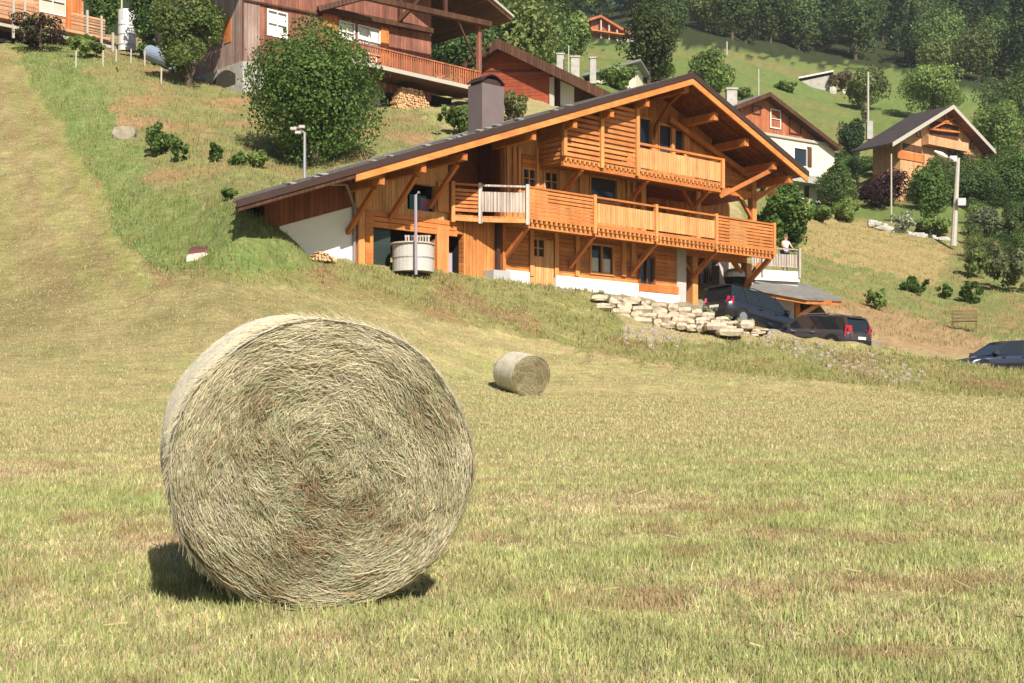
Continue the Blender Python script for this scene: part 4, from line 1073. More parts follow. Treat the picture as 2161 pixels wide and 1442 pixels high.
def tree(name, label, cat, x0, x1, y0, y1, D, n, leaf, pal, trunk=True, cone=False, group=None, clumps=26, depth=1.0, seed=None, mat=None, hollow=.55, fixed=False):
    """crown seen between columns x0..x1 and rows y0..y1 of the photograph, standing on the ground at distance D"""
    rng = np.random.RandomState(seed if seed is not None else int(x0 * 7 + y0 * 13 + D) % 99991); r_ = random.Random(int(x0 + y1))
    cx, cy = (x0 + x1) / 2, (y0 + y1) / 2
    if not fixed:
        Da = Dat(cx, y1 - 1, 40); D = Da if abs(Da / D - 1) < .35 else D
    c = P(cx, cy, D); rx = (x1 - x0) / 2 / FOC * D; rz = (y1 - y0) / 2 / FOC * D
    g = G(cx, D)
    if trunk and not cone and 'round_tree' not in name:      # let the foliage come down close to the ground
        gap = (c.z - rz) - (g.z + .22 * rz)
        if gap > 0: gap = min(gap, rz * 1.2); c.z -= gap / 2; rz += gap / 2
    if c.z - rz < g.z - rz * .4: g.z = min(g.z, c.z - rz * .6)
    root = thing(name, label, cat, (g.x, g.y, g.z), group)
    v, t = crown_arrays(rng, c, (rx, rx * depth, rz), n, leaf, pal, clumps, cone, hollow, ragged=(('bush' in name and name != 'bushy_tree') or 'shrub' in name or 'weed' in name or name in ('apple_tree', 'climbing_plant')))
    link_mesh('crown', np_mesh('crown', v, np.arange(len(v)).reshape(-1, 4), mat or m_leaf, t), root)
    if trunk:
        h = max(.3, (c.z - g.z) + (rz * .5 if cone else rz * .2))
        trunk_mb(r_, g, g + Vector((c.x - g.x, 0, h)), max(.04, .035 * (rz + rx)), 0 if cone else 5, min(rx, 1.5), (rx, rx * depth, rz)).build('trunk', M['bark'], root)
    return root
DG = [(.08, .145, .03), (.105, .18, .04), (.145, .23, .053), (.058, .11, .026)]          # broad dark green
MG = [(.13, .20, .05), (.165, .24, .062), (.10, .16, .042)]
LG = [(.20, .28, .075), (.25, .33, .09), (.15, .22, .06)]
OG = [(.19, .20, .08), (.23, .22, .10), (.14, .17, .06)]
PU = [(.055, .022, .028), (.08, .03, .035), (.035, .018, .02)]
CF = [(.038, .070, .026), (.052, .09, .032), (.03, .055, .022)]
SG = [(.14, .18, .09), (.17, .21, .12), (.11, .14, .07)]
tree('bushy_tree', 'big dense round dark green tree on the slope above the long low roof', 'tree', 512, 818, 42, 350, 62, 42000, .14, DG + MG[:1], clumps=90, depth=.9, hollow=.72)
tree('apple_tree', 'spreading green tree in front of the weathered barn wall, beside the white tank', 'tree', 318, 478, -50, 146, 73.5, 12000, .17, MG + OG[:1], clumps=44, fixed=True)
tree('purple_shrub', 'dark purple leaved shrub in front of the pale log house', 'shrub', 26, 150, 12, 82, 77, 4000, .13, PU + DG[:1], clumps=22, trunk=True, fixed=True)
for (a, b, c, d, D, nm, lb, pal) in ((176, 262, -60, 80, 92, 'dark_tree', 'dark tree standing between the log house and the white tank', DG),
                                (262, 345, -80, 62, 88, 'dark_tree', 'shady tree right behind the white upright tank', CF + DG),
                                (284, 345, 70, 118, 80.5, 'low_bush', 'low green bush at the foot of the white tank', MG),
                                (150, 215, 62, 100, 76, 'low_bush', 'bright green bush below the wooden deck of the log house', LG)):
    tree(nm, lb, 'tree' if 'tree' in nm else 'bush', a, b, c, d, D, 4500, .2, pal, fixed=True)
for (a, b, c, d, D, lb, pal, n) in ((284, 372, 238, 335, 59.5, 'tall leafy bush beside the pale boulder on the slope', MG + DG, 1500),
        (352, 404, 282, 345, 58.5, 'smaller leafy bush touching the right of the tall bush on the slope', MG + DG, 600),
        (436, 480, 290, 343, 58, 'dark small bush at the left end of the shrub row on the slope', DG, 600),
        (478, 530, 312, 352, 57.5, 'flat green bush in the middle of the shrub row on the slope', MG, 500),
        (520, 572, 305, 358, 57.5, 'light green bush at the right end of the shrub row below the big tree', LG, 700),
        (458, 502, 390, 424, 52, 'lone little dark bush just above the left tip of the long roof', DG, 400),
        (405, 460, 100, 150, 70, 'dark bush growing against the plastered base of the old barn', DG, 900)):
    tree('bush', lb, 'bush', a, b, c, d, D, int(n * 1.8), .12, pal, trunk=False, clumps=14)
tree('leafy_bush', 'green bush between the woodpile and the brown chimney', 'bush', 925, 1010, 180, 292, 74, 3000, .2, MG, clumps=22)
tree('olive_bush', 'olive brown bush right of the brown chimney, against the red barn', 'bush', 1040, 1116, 182, 262, 71, 1800, .18, OG, clumps=18)
tree('climbing_plant', 'green climbing plant on the corner post of the old farmhouse balcony', 'plant', 985, 1040, 120, 182, 80, 900, .14, MG + OG, trunk=False)
tree('round_tree', 'dense dark green tree behind the right end of the chalet balcony', 'tree', 1592, 1722, 382, 530, 78, 6500, .26, DG, clumps=36, hollow=.65)
tree('creeper_bush', 'green bush climbing in front of the reddish gable house', 'bush', 1606, 1676, 262, 330, 112, 1300, .25, LG + MG)
tree('purple_tree', 'dark purple leaved bush in the hedge below the gabled chalet on the right', 'bush', 1797, 1928, 356, 440, 111, 3600, .26, PU, clumps=26)
tree('white_flowering_bush', 'pale white flowering bush above the straw coloured bank', 'bush', 1882, 1940, 438, 495, 103, 1500, .18, [(.50, .52, .42), (.35, .40, .26), (.16, .22, .10)], trunk=False)
for (a, b, c, d, lb) in ((1907, 1966, 578, 624, 'largest of the three round dark shrubs on the grassy slope, leftmost'), (1972, 2010, 594, 632, 'smallest of the three round dark shrubs on the grassy slope, in the middle'), (2018, 2078, 588, 644, 'rightmost of the three round dark shrubs on the grassy slope')):
    tree('round_shrub', lb, 'shrub', a, b, c, d, 84 if a < 1970 else 81, 1300, .17, DG, trunk=False, clumps=16)
tree('slope_bush', 'small light green bush on the grass slope right of the carport roof', 'bush', 1826, 1880, 600, 655, 76, 700, .2, MG + LG, trunk=False)
tree('slope_bush', 'grey green scrub bush at the right edge of the grassy slope', 'bush', 2080, 2190, 480, 620, 96, 2200, .26, OG + SG, trunk=False)
tree('slope_bush', 'tall thin scrub bush left of the grey scrub on the right slope', 'bush', 2030, 2085, 500, 590, 94, 900, .24, MG + OG, trunk=False)
hedge = [(1724, 1800, 330, 440, 121, DG, 'dark green hedge tree right beside the white walled house'), (1762, 1830, 238, 345, 138, CF, 'dark pointed tree left of the brown gabled chalet'),
 (1750, 1812, 405, 470, 112, LG, 'light green low bush beside the garden wall of the white walled house'), (1790, 1930, 318, 372, 120, MG, 'green hedge section above the purple bush'),
 (1905, 2010, 335, 475, 116, DG, 'dark hedge tree left of the street lamp pole'), (1936, 2006, 278, 350, 122, DG, 'dark round tree in front of the brown gabled chalet'),
 (2035, 2110, 330, 440, 118, DG, 'dark tree right of the street lamp head'), (2085, 2200, 300, 440, 122, MG + DG, 'green tree at the right edge, level with the street lamp'),
 (1930, 2012, 452, 500, 104, LG, 'pale green low shrub left of the street lamp foot'), (2035, 2130, 438, 500, 105, SG, 'grey green low shrub right of the street lamp pole'), (2110, 2230, 420, 520, 106, SG + MG, 'grey green scrub at the right edge above the slope'),
 (1700, 1760, 425, 470, 112, MG, 'low green garden hedge at the foot of the white walled house'), (1590, 1640, 440, 500, 92, MG, 'green bush seen through the open end of the balcony')]
for (a, b, c, d, D, pal, lb) in hedge:
    tree('hedge_tree' if 'tree' in lb else 'hedge_bush', lb, 'tree' if 'tree' in lb else 'bush', a, b, c, d, D, 6500, .22, pal, clumps=30)
mid = [(1892, 2040, 128, 250, 166, LG, 'broad pale green tree on the meadow behind the brown gabled chalet', 5000, 0), (2035, 2175, 200, 345, 150, MG + LG, 'large green tree at the right edge behind the brown gabled chalet', 5000, 0),
 (2110, 2230, 150, 290, 175, MG, 'green tree at the far right edge, uphill of the large one', 3000, 0), (1782, 1880, 130, 235, 196, OG + MG, 'dull grey green tree right of the grey stone shed', 3200, 0),
 (1752, 1808, 138, 195, 200, [(.20, .13, .08), (.13, .13, .06)], 'rust tinged bush touching the grey stone shed', 1400, 0), (1634, 1680, 168, 194, 205, MG, 'lone low bush on the bright meadow left of the grey shed', 700, 0),
 (1344, 1412, 52, 160, 190, CF, 'dark conifer just right of the small brown chalet up the hill', 2600, 1), (1176, 1252, 12, 118, 200, LG, 'slender pale green tree left of the small brown chalet up the hill', 2800, 0),
 (1262, 1345, 128, 190, 122, LG + MG, 'green garden tree behind the ridge of the chalet, left one', 2000, 0), (1330, 1430, 110, 172, 130, MG + LG, 'green garden tree behind the ridge of the chalet, middle one', 2200, 0),
 (1448, 1556, 102, 205, 135, LG + MG, 'rounded orchard tree behind the right slope of the chalet roof', 3200, 0), (1115, 1180, 70, 140, 150, MG + LG, 'green tree rising behind the roof of the red barn', 2000, 0),
 (1540, 1590, 178, 215, 128, MG, 'small bush beside the chimney left of the reddish gable house', 700, 0), (1060, 1130, 20, 110, 165, MG, 'green tree between the farmhouse eave and the red barn', 2200, 0),
 (915, 1000, 60, 130, 120, MG + DG, 'green tree seen under the eave of the old farmhouse', 2200, 0), (985, 1065, -10, 90, 175, MG, 'tall green tree behind the eave tip of the old farmhouse', 2200, 0),
 (1815, 1835, 205, 262, 150, OG, 'thin olive bush left of the brown gabled chalet', 500, 0)]
for (a, b, c, d, D, pal, lb, n, cone) in mid:
    tree('conifer_tree' if cone else ('leafy_tree' if 'bush' not in lb else 'field_bush'), lb, 'tree' if 'bush' not in lb else 'bush', a, b, c, d, D, int(n * 1.8), .2 + D * .0008, pal, cone=bool(cone), clumps=30)
# ---- the forest on the mountainside: prototypes, then copies of crown and trunk
protos = []
for k in range(9):
    rng = np.random.RandomState(300 + k)
    if k < 5:
        h = 16.0; w = [2.7, 3.2, 2.4, 3.0, 3.4][k]
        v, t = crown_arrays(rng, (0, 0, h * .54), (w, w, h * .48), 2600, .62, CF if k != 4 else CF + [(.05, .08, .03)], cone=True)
        kind = 'spruce_tree'
    else:
        h = 11.0; w = [4.2, 4.8, 3.8, 5.2][k - 5]
        v, t = crown_arrays(rng, (0, 0, h * .50), (w, w, h * .50), 3600, .46, [[(.10, .155, .05), (.08, .125, .04)], [(.19, .25, .08), (.14, .19, .06)], [(.075, .12, .04), (.10, .15, .05)], [(.09, .14, .045), (.065, .105, .038)]][k - 5], 34)
        kind = 'broadleaf_tree'
    me = np_mesh('crown', v, np.arange(len(v)).reshape(-1, 4), m_leaf_far, t)
    tm = trunk_mb(random.Random(k), (0, 0, 0), (0, 0, h * .8), .22, 0).mesh('trunk', M['bark'])
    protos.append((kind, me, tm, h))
rf = random.Random(42); pts = []
def fbound(px): return float(np.interp(px, [860, 1100, 1250, 1380, 1460, 1540, 1720, 1800, 1900, 1960, 2300], [130, 112, 60, 80, 92, 110, 140, 150, 155, 190, 225]))
tries = 0
while len(pts) < 262 and tries < 60000:
    tries += 1
    D = 165 + 215 * rf.random() ** .9; px = rf.uniform(870, 2240); X_ = (px - CX) / FOC * D
    z = float(zg(X_, D)); py = HOR - z / D * FOC
    if py > fbound(px) - 22 or py < -75 - 0 * D: continue
    if 1225 < px < 1350 and D < 262: continue
    mind = 5.2 if py > 60 else 6.6
    if any((X_ - a) ** 2 + (D - b) ** 2 < mind * mind for a, b, _ in pts): continue
    pts.append((X_, D, z))
for i, (x, y, z) in enumerate(sorted(pts, key=lambda p: p[1])):
    px = x / y * FOC + CX
    leafy = rf.random() < (.8 if px < 1400 else .52)
    k = rf.randint(5, 8) if leafy else rf.randint(0, 4)
    kind, me, tm, h = protos[k]
    e = thing(kind, 'pale leafy tree among the crowded trees of the mountainside forest' if leafy else 'dark spruce among the crowded trees of the mountainside forest', 'tree', (x, y, z - .3), 'leafy trees of the mountainside forest' if leafy else 'spruces of the mountainside forest')
    sca = rf.uniform(.72, 1.2) * (1 if y > 200 else .85); e.rotation_euler = (0, 0, rf.uniform(0, 6.28)); e.scale = (sca * rf.uniform(.9, 1.15), sca * rf.uniform(.9, 1.15), sca)
    for nm, m_ in (('crown', me), ('trunk', tm)):
        o = bpy.data.objects.new(nm, m_); COL.objects.link(o); o.parent = e

# fill groups: the crowded garden greenery between the houses
def fill(n, pxr, pyr, kind, label, group, hs, seed, avoid=()):
    r_ = random.Random(seed); k = 0; got = []
    while k < n:
        px, py = r_.uniform(*pxr), r_.uniform(*pyr(0) if callable(pyr) else pyr)
        D = Dat(px, py, 60, 320)
        if any(a <= px <= b and c <= py <= d for a, b, c, d in avoid): n -= .05; continue
        p = G(px, D)
        if any((p - q).length < hs * .42 for q in got): n -= .05; continue
        got.append(p); k += 1
        _, me, tm, h = protos[r_.randint(5, 8)]
        e = thing(kind, label, 'bush' if 'bush' in kind else 'tree', p - Vector((0, 0, .2)), group); s_ = hs / h * r_.uniform(.7, 1.3)
        e.scale = (s_ * 1.1, s_ * 1.1, s_); e.rotation_euler = (0, 0, r_.uniform(0, 6.28))
        for nm, m_ in (('crown', me), ('trunk', tm)):
            o = bpy.data.objects.new(nm, m_); COL.objects.link(o); o.parent = e
fill(58, (1745, 2230), (392, 452), 'garden_tree', 'leafy green tree in the crowded hedge greenery between the two right houses and the lamp', 'garden trees of the right hedge', 3.7, 5, [(1785, 1945, 400, 480), (1700, 1775, 380, 440)])
fill(22, (900, 1400), (95, 200), 'slope_tree', 'leafy green tree in the crowded greenery behind the chalet ridge and red barn', 'slope trees behind the chalet', 6.5, 9, [(1160, 1360, 90, 205)])
fill(12, (1890, 2230), (235, 330), 'slope_tree', 'leafy green tree in the greenery behind the brown gabled chalet', 'slope trees behind the gabled chalet', 7.5, 15, [(1880, 2110, 215, 330)])
fill(20, (2040, 2240), (455, 560), 'scrub_bush', 'low grey green scrub bush on the slope right of the street lamp', 'scrub bushes right of the street lamp', 2.1, 25)
# ---------------------------------------------------------------- other houses
def sym_theta(ridge, left, right, D):
    best = None
    for k in range(-600, 1000):
        th = k / 1000.0; f = Frame(ridge[0], D, th); zr_ = f.z(ridge[0], ridge[1], 0)
        try:
            a = (zr_ - f.z(left[0], left[1], 0)) / (-f.s(left[0], 0)); b = (zr_ - f.z(right[0], right[1], 0)) / f.s(right[0], 0)
        except ZeroDivisionError: continue
        if a > 0 and b > 0 and (best is None or abs(a - b) < best[0]): best = (abs(a - b), th, (a + b) / 2)
    return best[1], best[2]
def gable_house(name, label, ridge, D, th, m_, sl_, sr_, zbase, over, depth, wallmat, roofmat, wl, wr, edge='edge', soff='darkwood', thick=.22):
    """roof front edge at n=0; wall plane at n=-over; sl_/sr_ roof half-widths; wl/wr wall extents"""
    F_ = Frame(ridge[0], D, th); zr_ = F_.z(ridge[0], ridge[1], 0)
    top = lambda s: zr_ - m_ * abs(s)
    H = thing(name, label, 'house', F_.p((wl + wr) / 2, -over, zbase))
    mb = MB(F_)
    for a0, a1 in ((sl_, 0), (0, sr_)):
        mb.hexa([F_.p(a, n, top(a) + dz) for dz in (-thick * .5, 0) for a, n in ((a0, 0), (a1, 0), (a1, -depth), (a0, -depth))])
    rf_ = mb.build('roof', M[roofmat], H)
    mb = MB(F_)
    for a0, a1 in ((sl_ + .05, 0), (0, sr_ - .05)):
        mb.hexa([F_.p(a, n, top(a) + dz) for dz in (-thick, -thick * .5 - .004) for a, n in ((a0, -.04), (a1, -.04), (a1, -depth + .04), (a0, -depth + .04))])
    mb.build('soffit', M[soff], rf_)
    mb = MB(F_)
    for a0, a1 in ((sl_ - .04, 0), (0, sr_ + .04)):
        mb.hexa([F_.p(a, n, top(a) + dz) for dz in (-thick - .12, .03) for a, n in ((a0, .05), (a1, .05), (a1, .006), (a0, .006))])
    mb.build('verge_board', M[edge], rf_)
    mb = MB(F_); wallh(mb, wl, wr, -over - .25, -over, zbase - 1.5, lambda s: top(s) - thick * .7, (), (0,))
    mb.box(wl, wl + .2, -depth + .5, -over - .26, zbase - 1.5, top(wl) - thick); mb.box(wr - .2, wr, -depth + .5, -over - .26, zbase - 1.5, top(wr) - thick)
    mb.box(wl, wr, -depth + .3, -depth + .5, zbase - 1.5, min(top(wl), top(wr)) - thick)
    mb.build('wall', M[wallmat], H)
    return H, F_, top
M['red_v'] = m_wood('red_brown_boards', (.44, .14, .06), 'v', .2, .2, (.36, .13, .07))
M['red_h'] = m_wood('brick_red_boards', (.33, .07, .03), 'h', .22, .12, (.27, .06, .028))
M['oldbrown'] = m_wood('old_reddish_boards', (.22, .085, .06), 'v', .22, .28, (.30, .13, .085))
M['greyboards'] = m_wood('weathered_barn_boards', (.34, .25, .22), 'v', .2, .25, (.26, .16, .13))
M['orange_v'] = m_wood('orange_boards', (.58, .20, .06), 'v', .2, .15, (.50, .16, .05))
M['palelog'] = m_wood('pale_pinkish_logs', (.62, .36, .22), 'h', .24, .2, (.52, .26, .14), groove=.05)
M['roofgrey'] = m_plain('grey_tin_roof', (.24, .23, .25), .6, .2, .25, 1.5)
M['beige_v'] = m_wood('beige_boards', (.62, .35, .18), 'v', .2, .14, (.54, .29, .14))
M['roofbrown'] = m_plain('grey_brown_slate', (.065, .056, .056), .95, 0, .3, 1.5, spec=.03)
M['verge_pale'] = m_plain('pale_verge', (.45, .42, .36), .7)
M['cream'] = m_plain('cream_render', (.72, .66, .52), .9, 0, .1, 1)

# --- old dark farmhouse, top left
OF = Frame(515, 74.0, math.atan(.96))
oz = OF.z(515, 130, 0)
OH = thing('old_farmhouse', 'large old dark reddish timber farmhouse with deep eaves and a picket balcony', 'house', OF.p(4, 0, oz))
s910 = OF.s(910, 0); se = OF.s(1080, 3.0); ze = OF.z(1080, 34, 3.0); sr0 = 5.5; om = .42
otop = lambda s: ze + om * (se - sr0) - om * abs(s - sr0)
wd_ = [OF.r(566, 604, 22, 72, 0), OF.r(717, 746, 46, 84, 0), OF.r(757, 800, 55, 135, 0)]
mb = MB(OF); wallh(mb, .02, s910, -.25, 0, oz, lambda s: otop(s) - .3, wd_, (sr0,)); mb.build('wall', M['oldbrown'], OH)
for a_, b_ in ((0, .22), (s910 - .2, s910)): MB(OF).box(a_, b_, -9, -.26, oz - .2, otop(a_) - .3).build('side_wall', M['greyboards'], OH)
mb = MB(OF); mb.box(-.02, .95, .003, .04, oz, otop(0) - .3); mb.build('corner_boarding', M['greyboards'], OH)
mb = MB(OF)
for a0, a1 in ((-2.5, sr0), (sr0, se)):
    mb.hexa([OF.p(a, n, otop(a) + dz) for dz in (-.3, -.08) for a, n in ((a0, 3), (a1, 3), (a1, -10), (a0, -10))])
orf = mb.build('roof', M['darkwood'], OH)
mb = MB(OF); mb.hexa([OF.p(a, n, otop(a) + dz) for dz in (-.07, .06) for a, n in ((sr0, 3.12), (se + .1, 3.12), (se + .1, -10), (sr0, -10))]); mb.build('roof_sheet', M['verge_pale'], orf)
# stone base; the arched opening is a flat patch coloured as its shade
ob = OF.z(515, 215, 0)
mb = MB(OF); mb.box(-.12, 9, -.3, .06, ob - 1.5, oz - .003); mb.box(-.12, .2, -8.5, -.303, ob - 1.5, oz - .003); mb.build('plaster_base', M['greyplaster'], OH)
k = 8
zs_ = oz - .08; mb = MB(OF)
for i in range(k):
    n0_, n1_ = -.6 - i * .27, -.6 - (i + 1) * .27
    h0_, h1_ = zs_ - .95 + .85 * math.sin(math.pi * (.18 + .64 * i / k)), zs_ - .95 + .85 * math.sin(math.pi * (.18 + .64 * (i + 1) / k))
    mb.hexa([OF.p(s_, n_, z_) for s_, n_, z_ in ((-.14, n0_, zs_ - 1.0), (-.125, n0_, zs_ - 1.0), (-.125, n1_, zs_ - 1.0), (-.14, n1_, zs_ - 1.0), (-.14, n0_, h0_), (-.125, n0_, h0_), (-.125, n1_, h1_), (-.14, n1_, h1_))])
mb.build('opening_shade', m_plain('cellar_shade', (.06, .05, .04), .9), OH)
for h_, gl in zip(wd_, ('curtain', 'curtain', 'curtain')):
    window(h_, 0, 2, 2 if h_ is not wd_[2] else 3, 'white', 'white', OH, 'window', .08, .05, F_=OF)
h_ = OF.r(802, 818, 58, 140, 0); MB(OF).box(h_[0], h_[1], .003, .12, h_[2], h_[3]).build('door_post', M['orange_v'], OH)
h_ = OF.r(680, 712, 25, 62, 0); MB(OF).box(h_[0], h_[1], .003, .06, h_[2], h_[3]).build('shutter', M['orange_v'], OH)
# orange side window
mb = MB(OF); mb.box(-.03, -.003, -1.9, -1.2, OF.z(480, 62, 0) - .2, OF.z(480, 20, 0)); mb.build('side_window', M['orange_v'], OH)
# string course lines and dark timber truss carrying the eaves
for (xa, ya, na, xb, yb, nb, w) in ((515, 0, .08, 680, 32, .08, .1), (672, 18, .3, 912, 66, .3, .28), (760, -8, 2.2, 1035, 52, 2.2, .30), (672, 20, .3, 800, -14, 1.8, .28), (845, 60, .2, 845, -5, .2, .2), (842, 44, .4, 905, -20, 2.0, .2), (940, -6, 2.2, 940, 30, 2.2, .18), (1000, 122, 1.9, 960, 30, 2.2, .1), (780, 42, .15, 905, 68, .15, .12)):
    p0, p1 = OF.p(OF.s(xa, na), na, OF.z(xa, ya, na)), OF.p(OF.s(xb, nb), nb, OF.z(xb, yb, nb))
    MB(OF).bar(p0, p1, w, w).build('timber', M['darkwood'], OH)
bn = 2.0; b0, b1 = OF.s(690, bn), OF.s(1014, bn); bz = OF.z(860, 152, bn)
OB = MB(OF); OB.box(b0, b1 + .1, .07, bn, bz - .25, bz - .05); OB = OB.build('balcony', M['darkwood'], OH)
MB(OF).box(b0, b1 + .12, bn + .003, bn + .05, bz - .2, bz + .02).build('balcony_edge', M['verge_pale'], OB)
mb = MB(OF); s = b0
while s < b1: mb.box(s, s + .09, bn - .06, bn - .03, bz, bz + .92); s += .17
mb.box(b0, b1, bn - .10, bn + .01, bz + .921, bz + 1.0); mb.build('railing', M['red_v'], OB)
p_ = OF.s(1014, bn); MB(OF).box(p_ - .12, p_ + .12, bn - .25, bn - .02, ob - 1, OF.z(1014, 40, bn)).build('post', M['oldbrown'], OH)
mb = MB(OF); mb.box(s910 - .6, b1 - .3, -.5, -.2, ob - 1.5, bz - .26); mb.build('void_shade', M['dark'], OH)  # near-black backing: shade of the void under the balcony put into colour
# --- stacked firewood under that balcony
rw = random.Random(8)
def log_pile(name, label, c0, width, height, fr, rad=.09, arch=True, depth=.5, cat='firewood'):
    root = thing(name, label, cat, c0)
    ml = MB(fr); mr = MB(fr)
    z = rad; row = 0
    while z < height:
        f = z / height; wloc_ = width * (1 - (f ** 2.5) * .55) if arch else width
        x = -wloc_ / 2 + (rad if row % 2 else 0)
        while x < wloc_ / 2:
            r_ = rad * rw.uniform(.7, 1.05); c = Vector(c0) + fr.d * (x + rw.uniform(-.02, .02)) + Vector((0, 0, z + rw.uniform(-.015, .015)))
            o_ = rw.uniform(-.05, .05)
            seg_ = rw.choice((4, 5, 6))
            ml.tube([c - fr.N * depth, c + fr.N * (o_)], r_, seg_)
            x += rad * 1.85
        z += rad * 1.65; row += 1
    ml.build('logs', m_plain('split_log_ends', (.62, .38, .20), .85, 0, .4, 6), root)
    if height > 1:
        mr.box(fr.d.x * 0, 0.001, 0, .001, 0, .001) if False else None
    return root
gw = OF.p(OF.s(872, 1.2), 1.2, OF.z(872, 246, 1.2))
log_pile('firewood_stack', 'tall domed stack of split firewood below the old farmhouse balcony', gw, 2.55, 1.62, OF, .085)
gp = P(687, 552, 47.4); log_pile('firewood_pile', 'low orange pile of firewood at the foot of the white end wall', gp, .95, .26, C, .06, depth=.4)
# --- red barn
th_, m_ = sym_theta((1050, 82), (985, 122), (1285, 195), 88)
BF, bf, bt = gable_house('red_barn', 'brick red timber barn with a thick dark roof behind the brown chimney', (1050, 82), 88, th_, m_, Frame(1050, 88, th_).s(978, 0), Frame(1050, 88, th_).s(1288, 0), 20.4, .9, 7, 'red_h', 'shingle', Frame(1050, 88, th_).s(992, -.9), Frame(1050, 88, th_).s(1162, -.9), 'darkwood', thick=.5)
a, b = bf.s(1163, -1.6), bf.s(1276, -1.6)
mb = MB(bf); mb.box(a, b, -1.9, -1.6, 19, 0, (bt(a) - .5, bt(b) - .5)); mb.build('lean_to_wall', M['darkwood'], BF)
h_ = bf.r(1183, 1212, 168, 224, -1.59); MB(bf).box(h_[0], h_[1], -1.598, -1.5, h_[2], h_[3]).build('white_door', M['white'], BF)
h_ = bf.r(1230, 1262, 180, 230, -1.59); MB(bf).box(h_[0], h_[1], -1.598, -1.5, h_[2], min(h_[3], bt(h_[1]) - .55)).build('stone_pier', M['greyplaster'], BF)
h_ = bf.r(1160, 1170, 140, 240, -.89); MB(bf).box(h_[0], h_[1], -.898, -.8, h_[2], bt(h_[1]) - .55).build('corner_post', M['verge_pale'], BF)
h_ = bf.r(990, 1162, 148, 151, -.89); p0, p1 = bf.p(bf.s(1000, -.88), -.88, bf.z(1000, 150, -.88)), bf.p(bf.s(1160, -.88), -.88, bf.z(1160, 150, -.88)); MB(bf).bar(p0, p1, .05, .09).build('string_board', M['darkwood'], BF)
# --- grey roofed house behind with three chimneys
g0 = G(1240, 118); GH = thing('grey_roofed_house', 'house of which only a grey roof and three pale chimneys show behind the red barn', 'house', g0)
gr = Frame(1240, 118, math.radians(-14))
za_, zb_ = gr.z(1228, 156, 0), gr.z(1350, 124, 0)
mb = MB(gr); a, b = gr.s(1228, 0), gr.s(1352, 0)
mb.hexa([gr.p(s_, n_, z_) for s_, n_, z_ in ((a, 0, za_ - .2), (b, 0, zb_ - .2), (b, -5, zb_ - .2), (a, -5, za_ - .2), (a, 0, za_), (b, 0, zb_), (b, -5, zb_), (a, -5, za_))]); mb.build('roof', M['roofgrey'], GH)
mb = MB(gr); mb.box(a + .5, b - .5, -4.5, -.6, g0.z - 1, 0, (za_ - .22 + .1, zb_ - .3)); mb.build('wall', M['cream'], GH)
for (l, r_, t, b_) in ((1175, 1191, 112, 160), (1205, 1223, 118, 160), (1245, 1258, 120, 150)):
    p0 = P(l, b_, 115); p1 = P(r_, t, 115); mb = MB(); mb.box(p0.x, p1.x, p0.y, p0.y + .6, p0.z - 1, p1.z - .12); mb.box(p0.x - .06, p1.x + .06, p0.y - .06, p0.y + .66, p1.z - .12, p1.z); mb.build('chimney', M['greyplaster'], GH)
# --- pale log house, top left corner
LF = Frame(0, 80, math.atan(.95))
lz = LF.z(100, 52, 0)
LH = thing('log_house', 'pale log house with a slatted wooden terrace in the top left corner', 'house', LF.p(2, -1.5, lz))
a, b = LF.s(-140, -1.6), LF.s(176, -1.6); lw = [LF.r(86, 136, -30, 22, -1.6)]
mb = MB(LF); wallh(mb, a, b, -1.9, -1.6, lz - 1.6, lz + 4, lw); mb.box(b - .2, b, -8, -1.91, lz - 1.6, lz + 4); mb.build('wall', M['palelog'], LH)
window(lw[0], -1.6, 2, 2, 'white', 'curtain', LH, F_=LF)
h_ = LF.r(138, 172, -40, 30, -1.59); MB(LF).box(h_[0], h_[1], -1.597, -1.54, lz, h_[3]).build('boarding', M['orange_v'], LH)
mb = MB(LF)
mb.hexa([LF.p(s_, n_, z_) for s_, n_, z_ in ((a - 1, .3, lz + 4.0), (b + 1, .3, lz + 4.0), (b + 1, -9, lz + 5), (a - 1, -9, lz + 5), (a - 1, .3, lz + 4.2), (b + 1, .3, lz + 4.2), (b + 1, -9, lz + 5.2), (a - 1, -9, lz + 5.2))]); mb.build('roof', M['darkwood'], LH)
a, b = LF.s(-120, 0), LF.s(232, 0)
TD = MB(LF); TD.box(a, b, -1.58, 0, lz - .16, lz); TD = TD.build('terrace', M['palelog'], LH)
for (pa, pb) in ((-120, 76), (150, 222)):
    mb = MB(LF); z = lz + .04
    while z < lz + .95: mb.box(LF.s(pa, 0), LF.s(pb, 0), -.04, 0, z, z + .12); z += .17
    mb.build('railing', M['palelog'], TD)
mb = MB(LF); mb.box(a, b + .2, -.12, .02, lz - .62, lz - .45); mb.build('edge_beam', M['verge_pale'], TD)
mb = MB(LF); mb.box(LF.s(165, .4), LF.s(238, .4), .1, .5, lz - 1.15, lz - 1.0); mb.box(LF.s(185, .4), LF.s(238, .4), .1, .9, lz - 1.6, lz - 1.45); mb.build('step', M['palelog'], TD)
for px, z0_, z1_ in ((28, -1.2, 1.0), (52, -1.6, 1.0), (184, -1.8, 1.3), (214, -2.2, 1.15), (238, -2.2, .3)):
    s = LF.s(px, .08); MB(LF).box(s - .06, s + .06, .03, .14, lz + z0_, lz + z1_).build('post', M['verge_pale'], TD)
mb = MB(LF); mb.box(LF.s(-140, -1), LF.s(176, -1), -1.2, -1, lz - 2.5, lz - .63); mb.build('under_terrace', M['dark'], TD)  # near-black sheet, the shade below the deck painted in
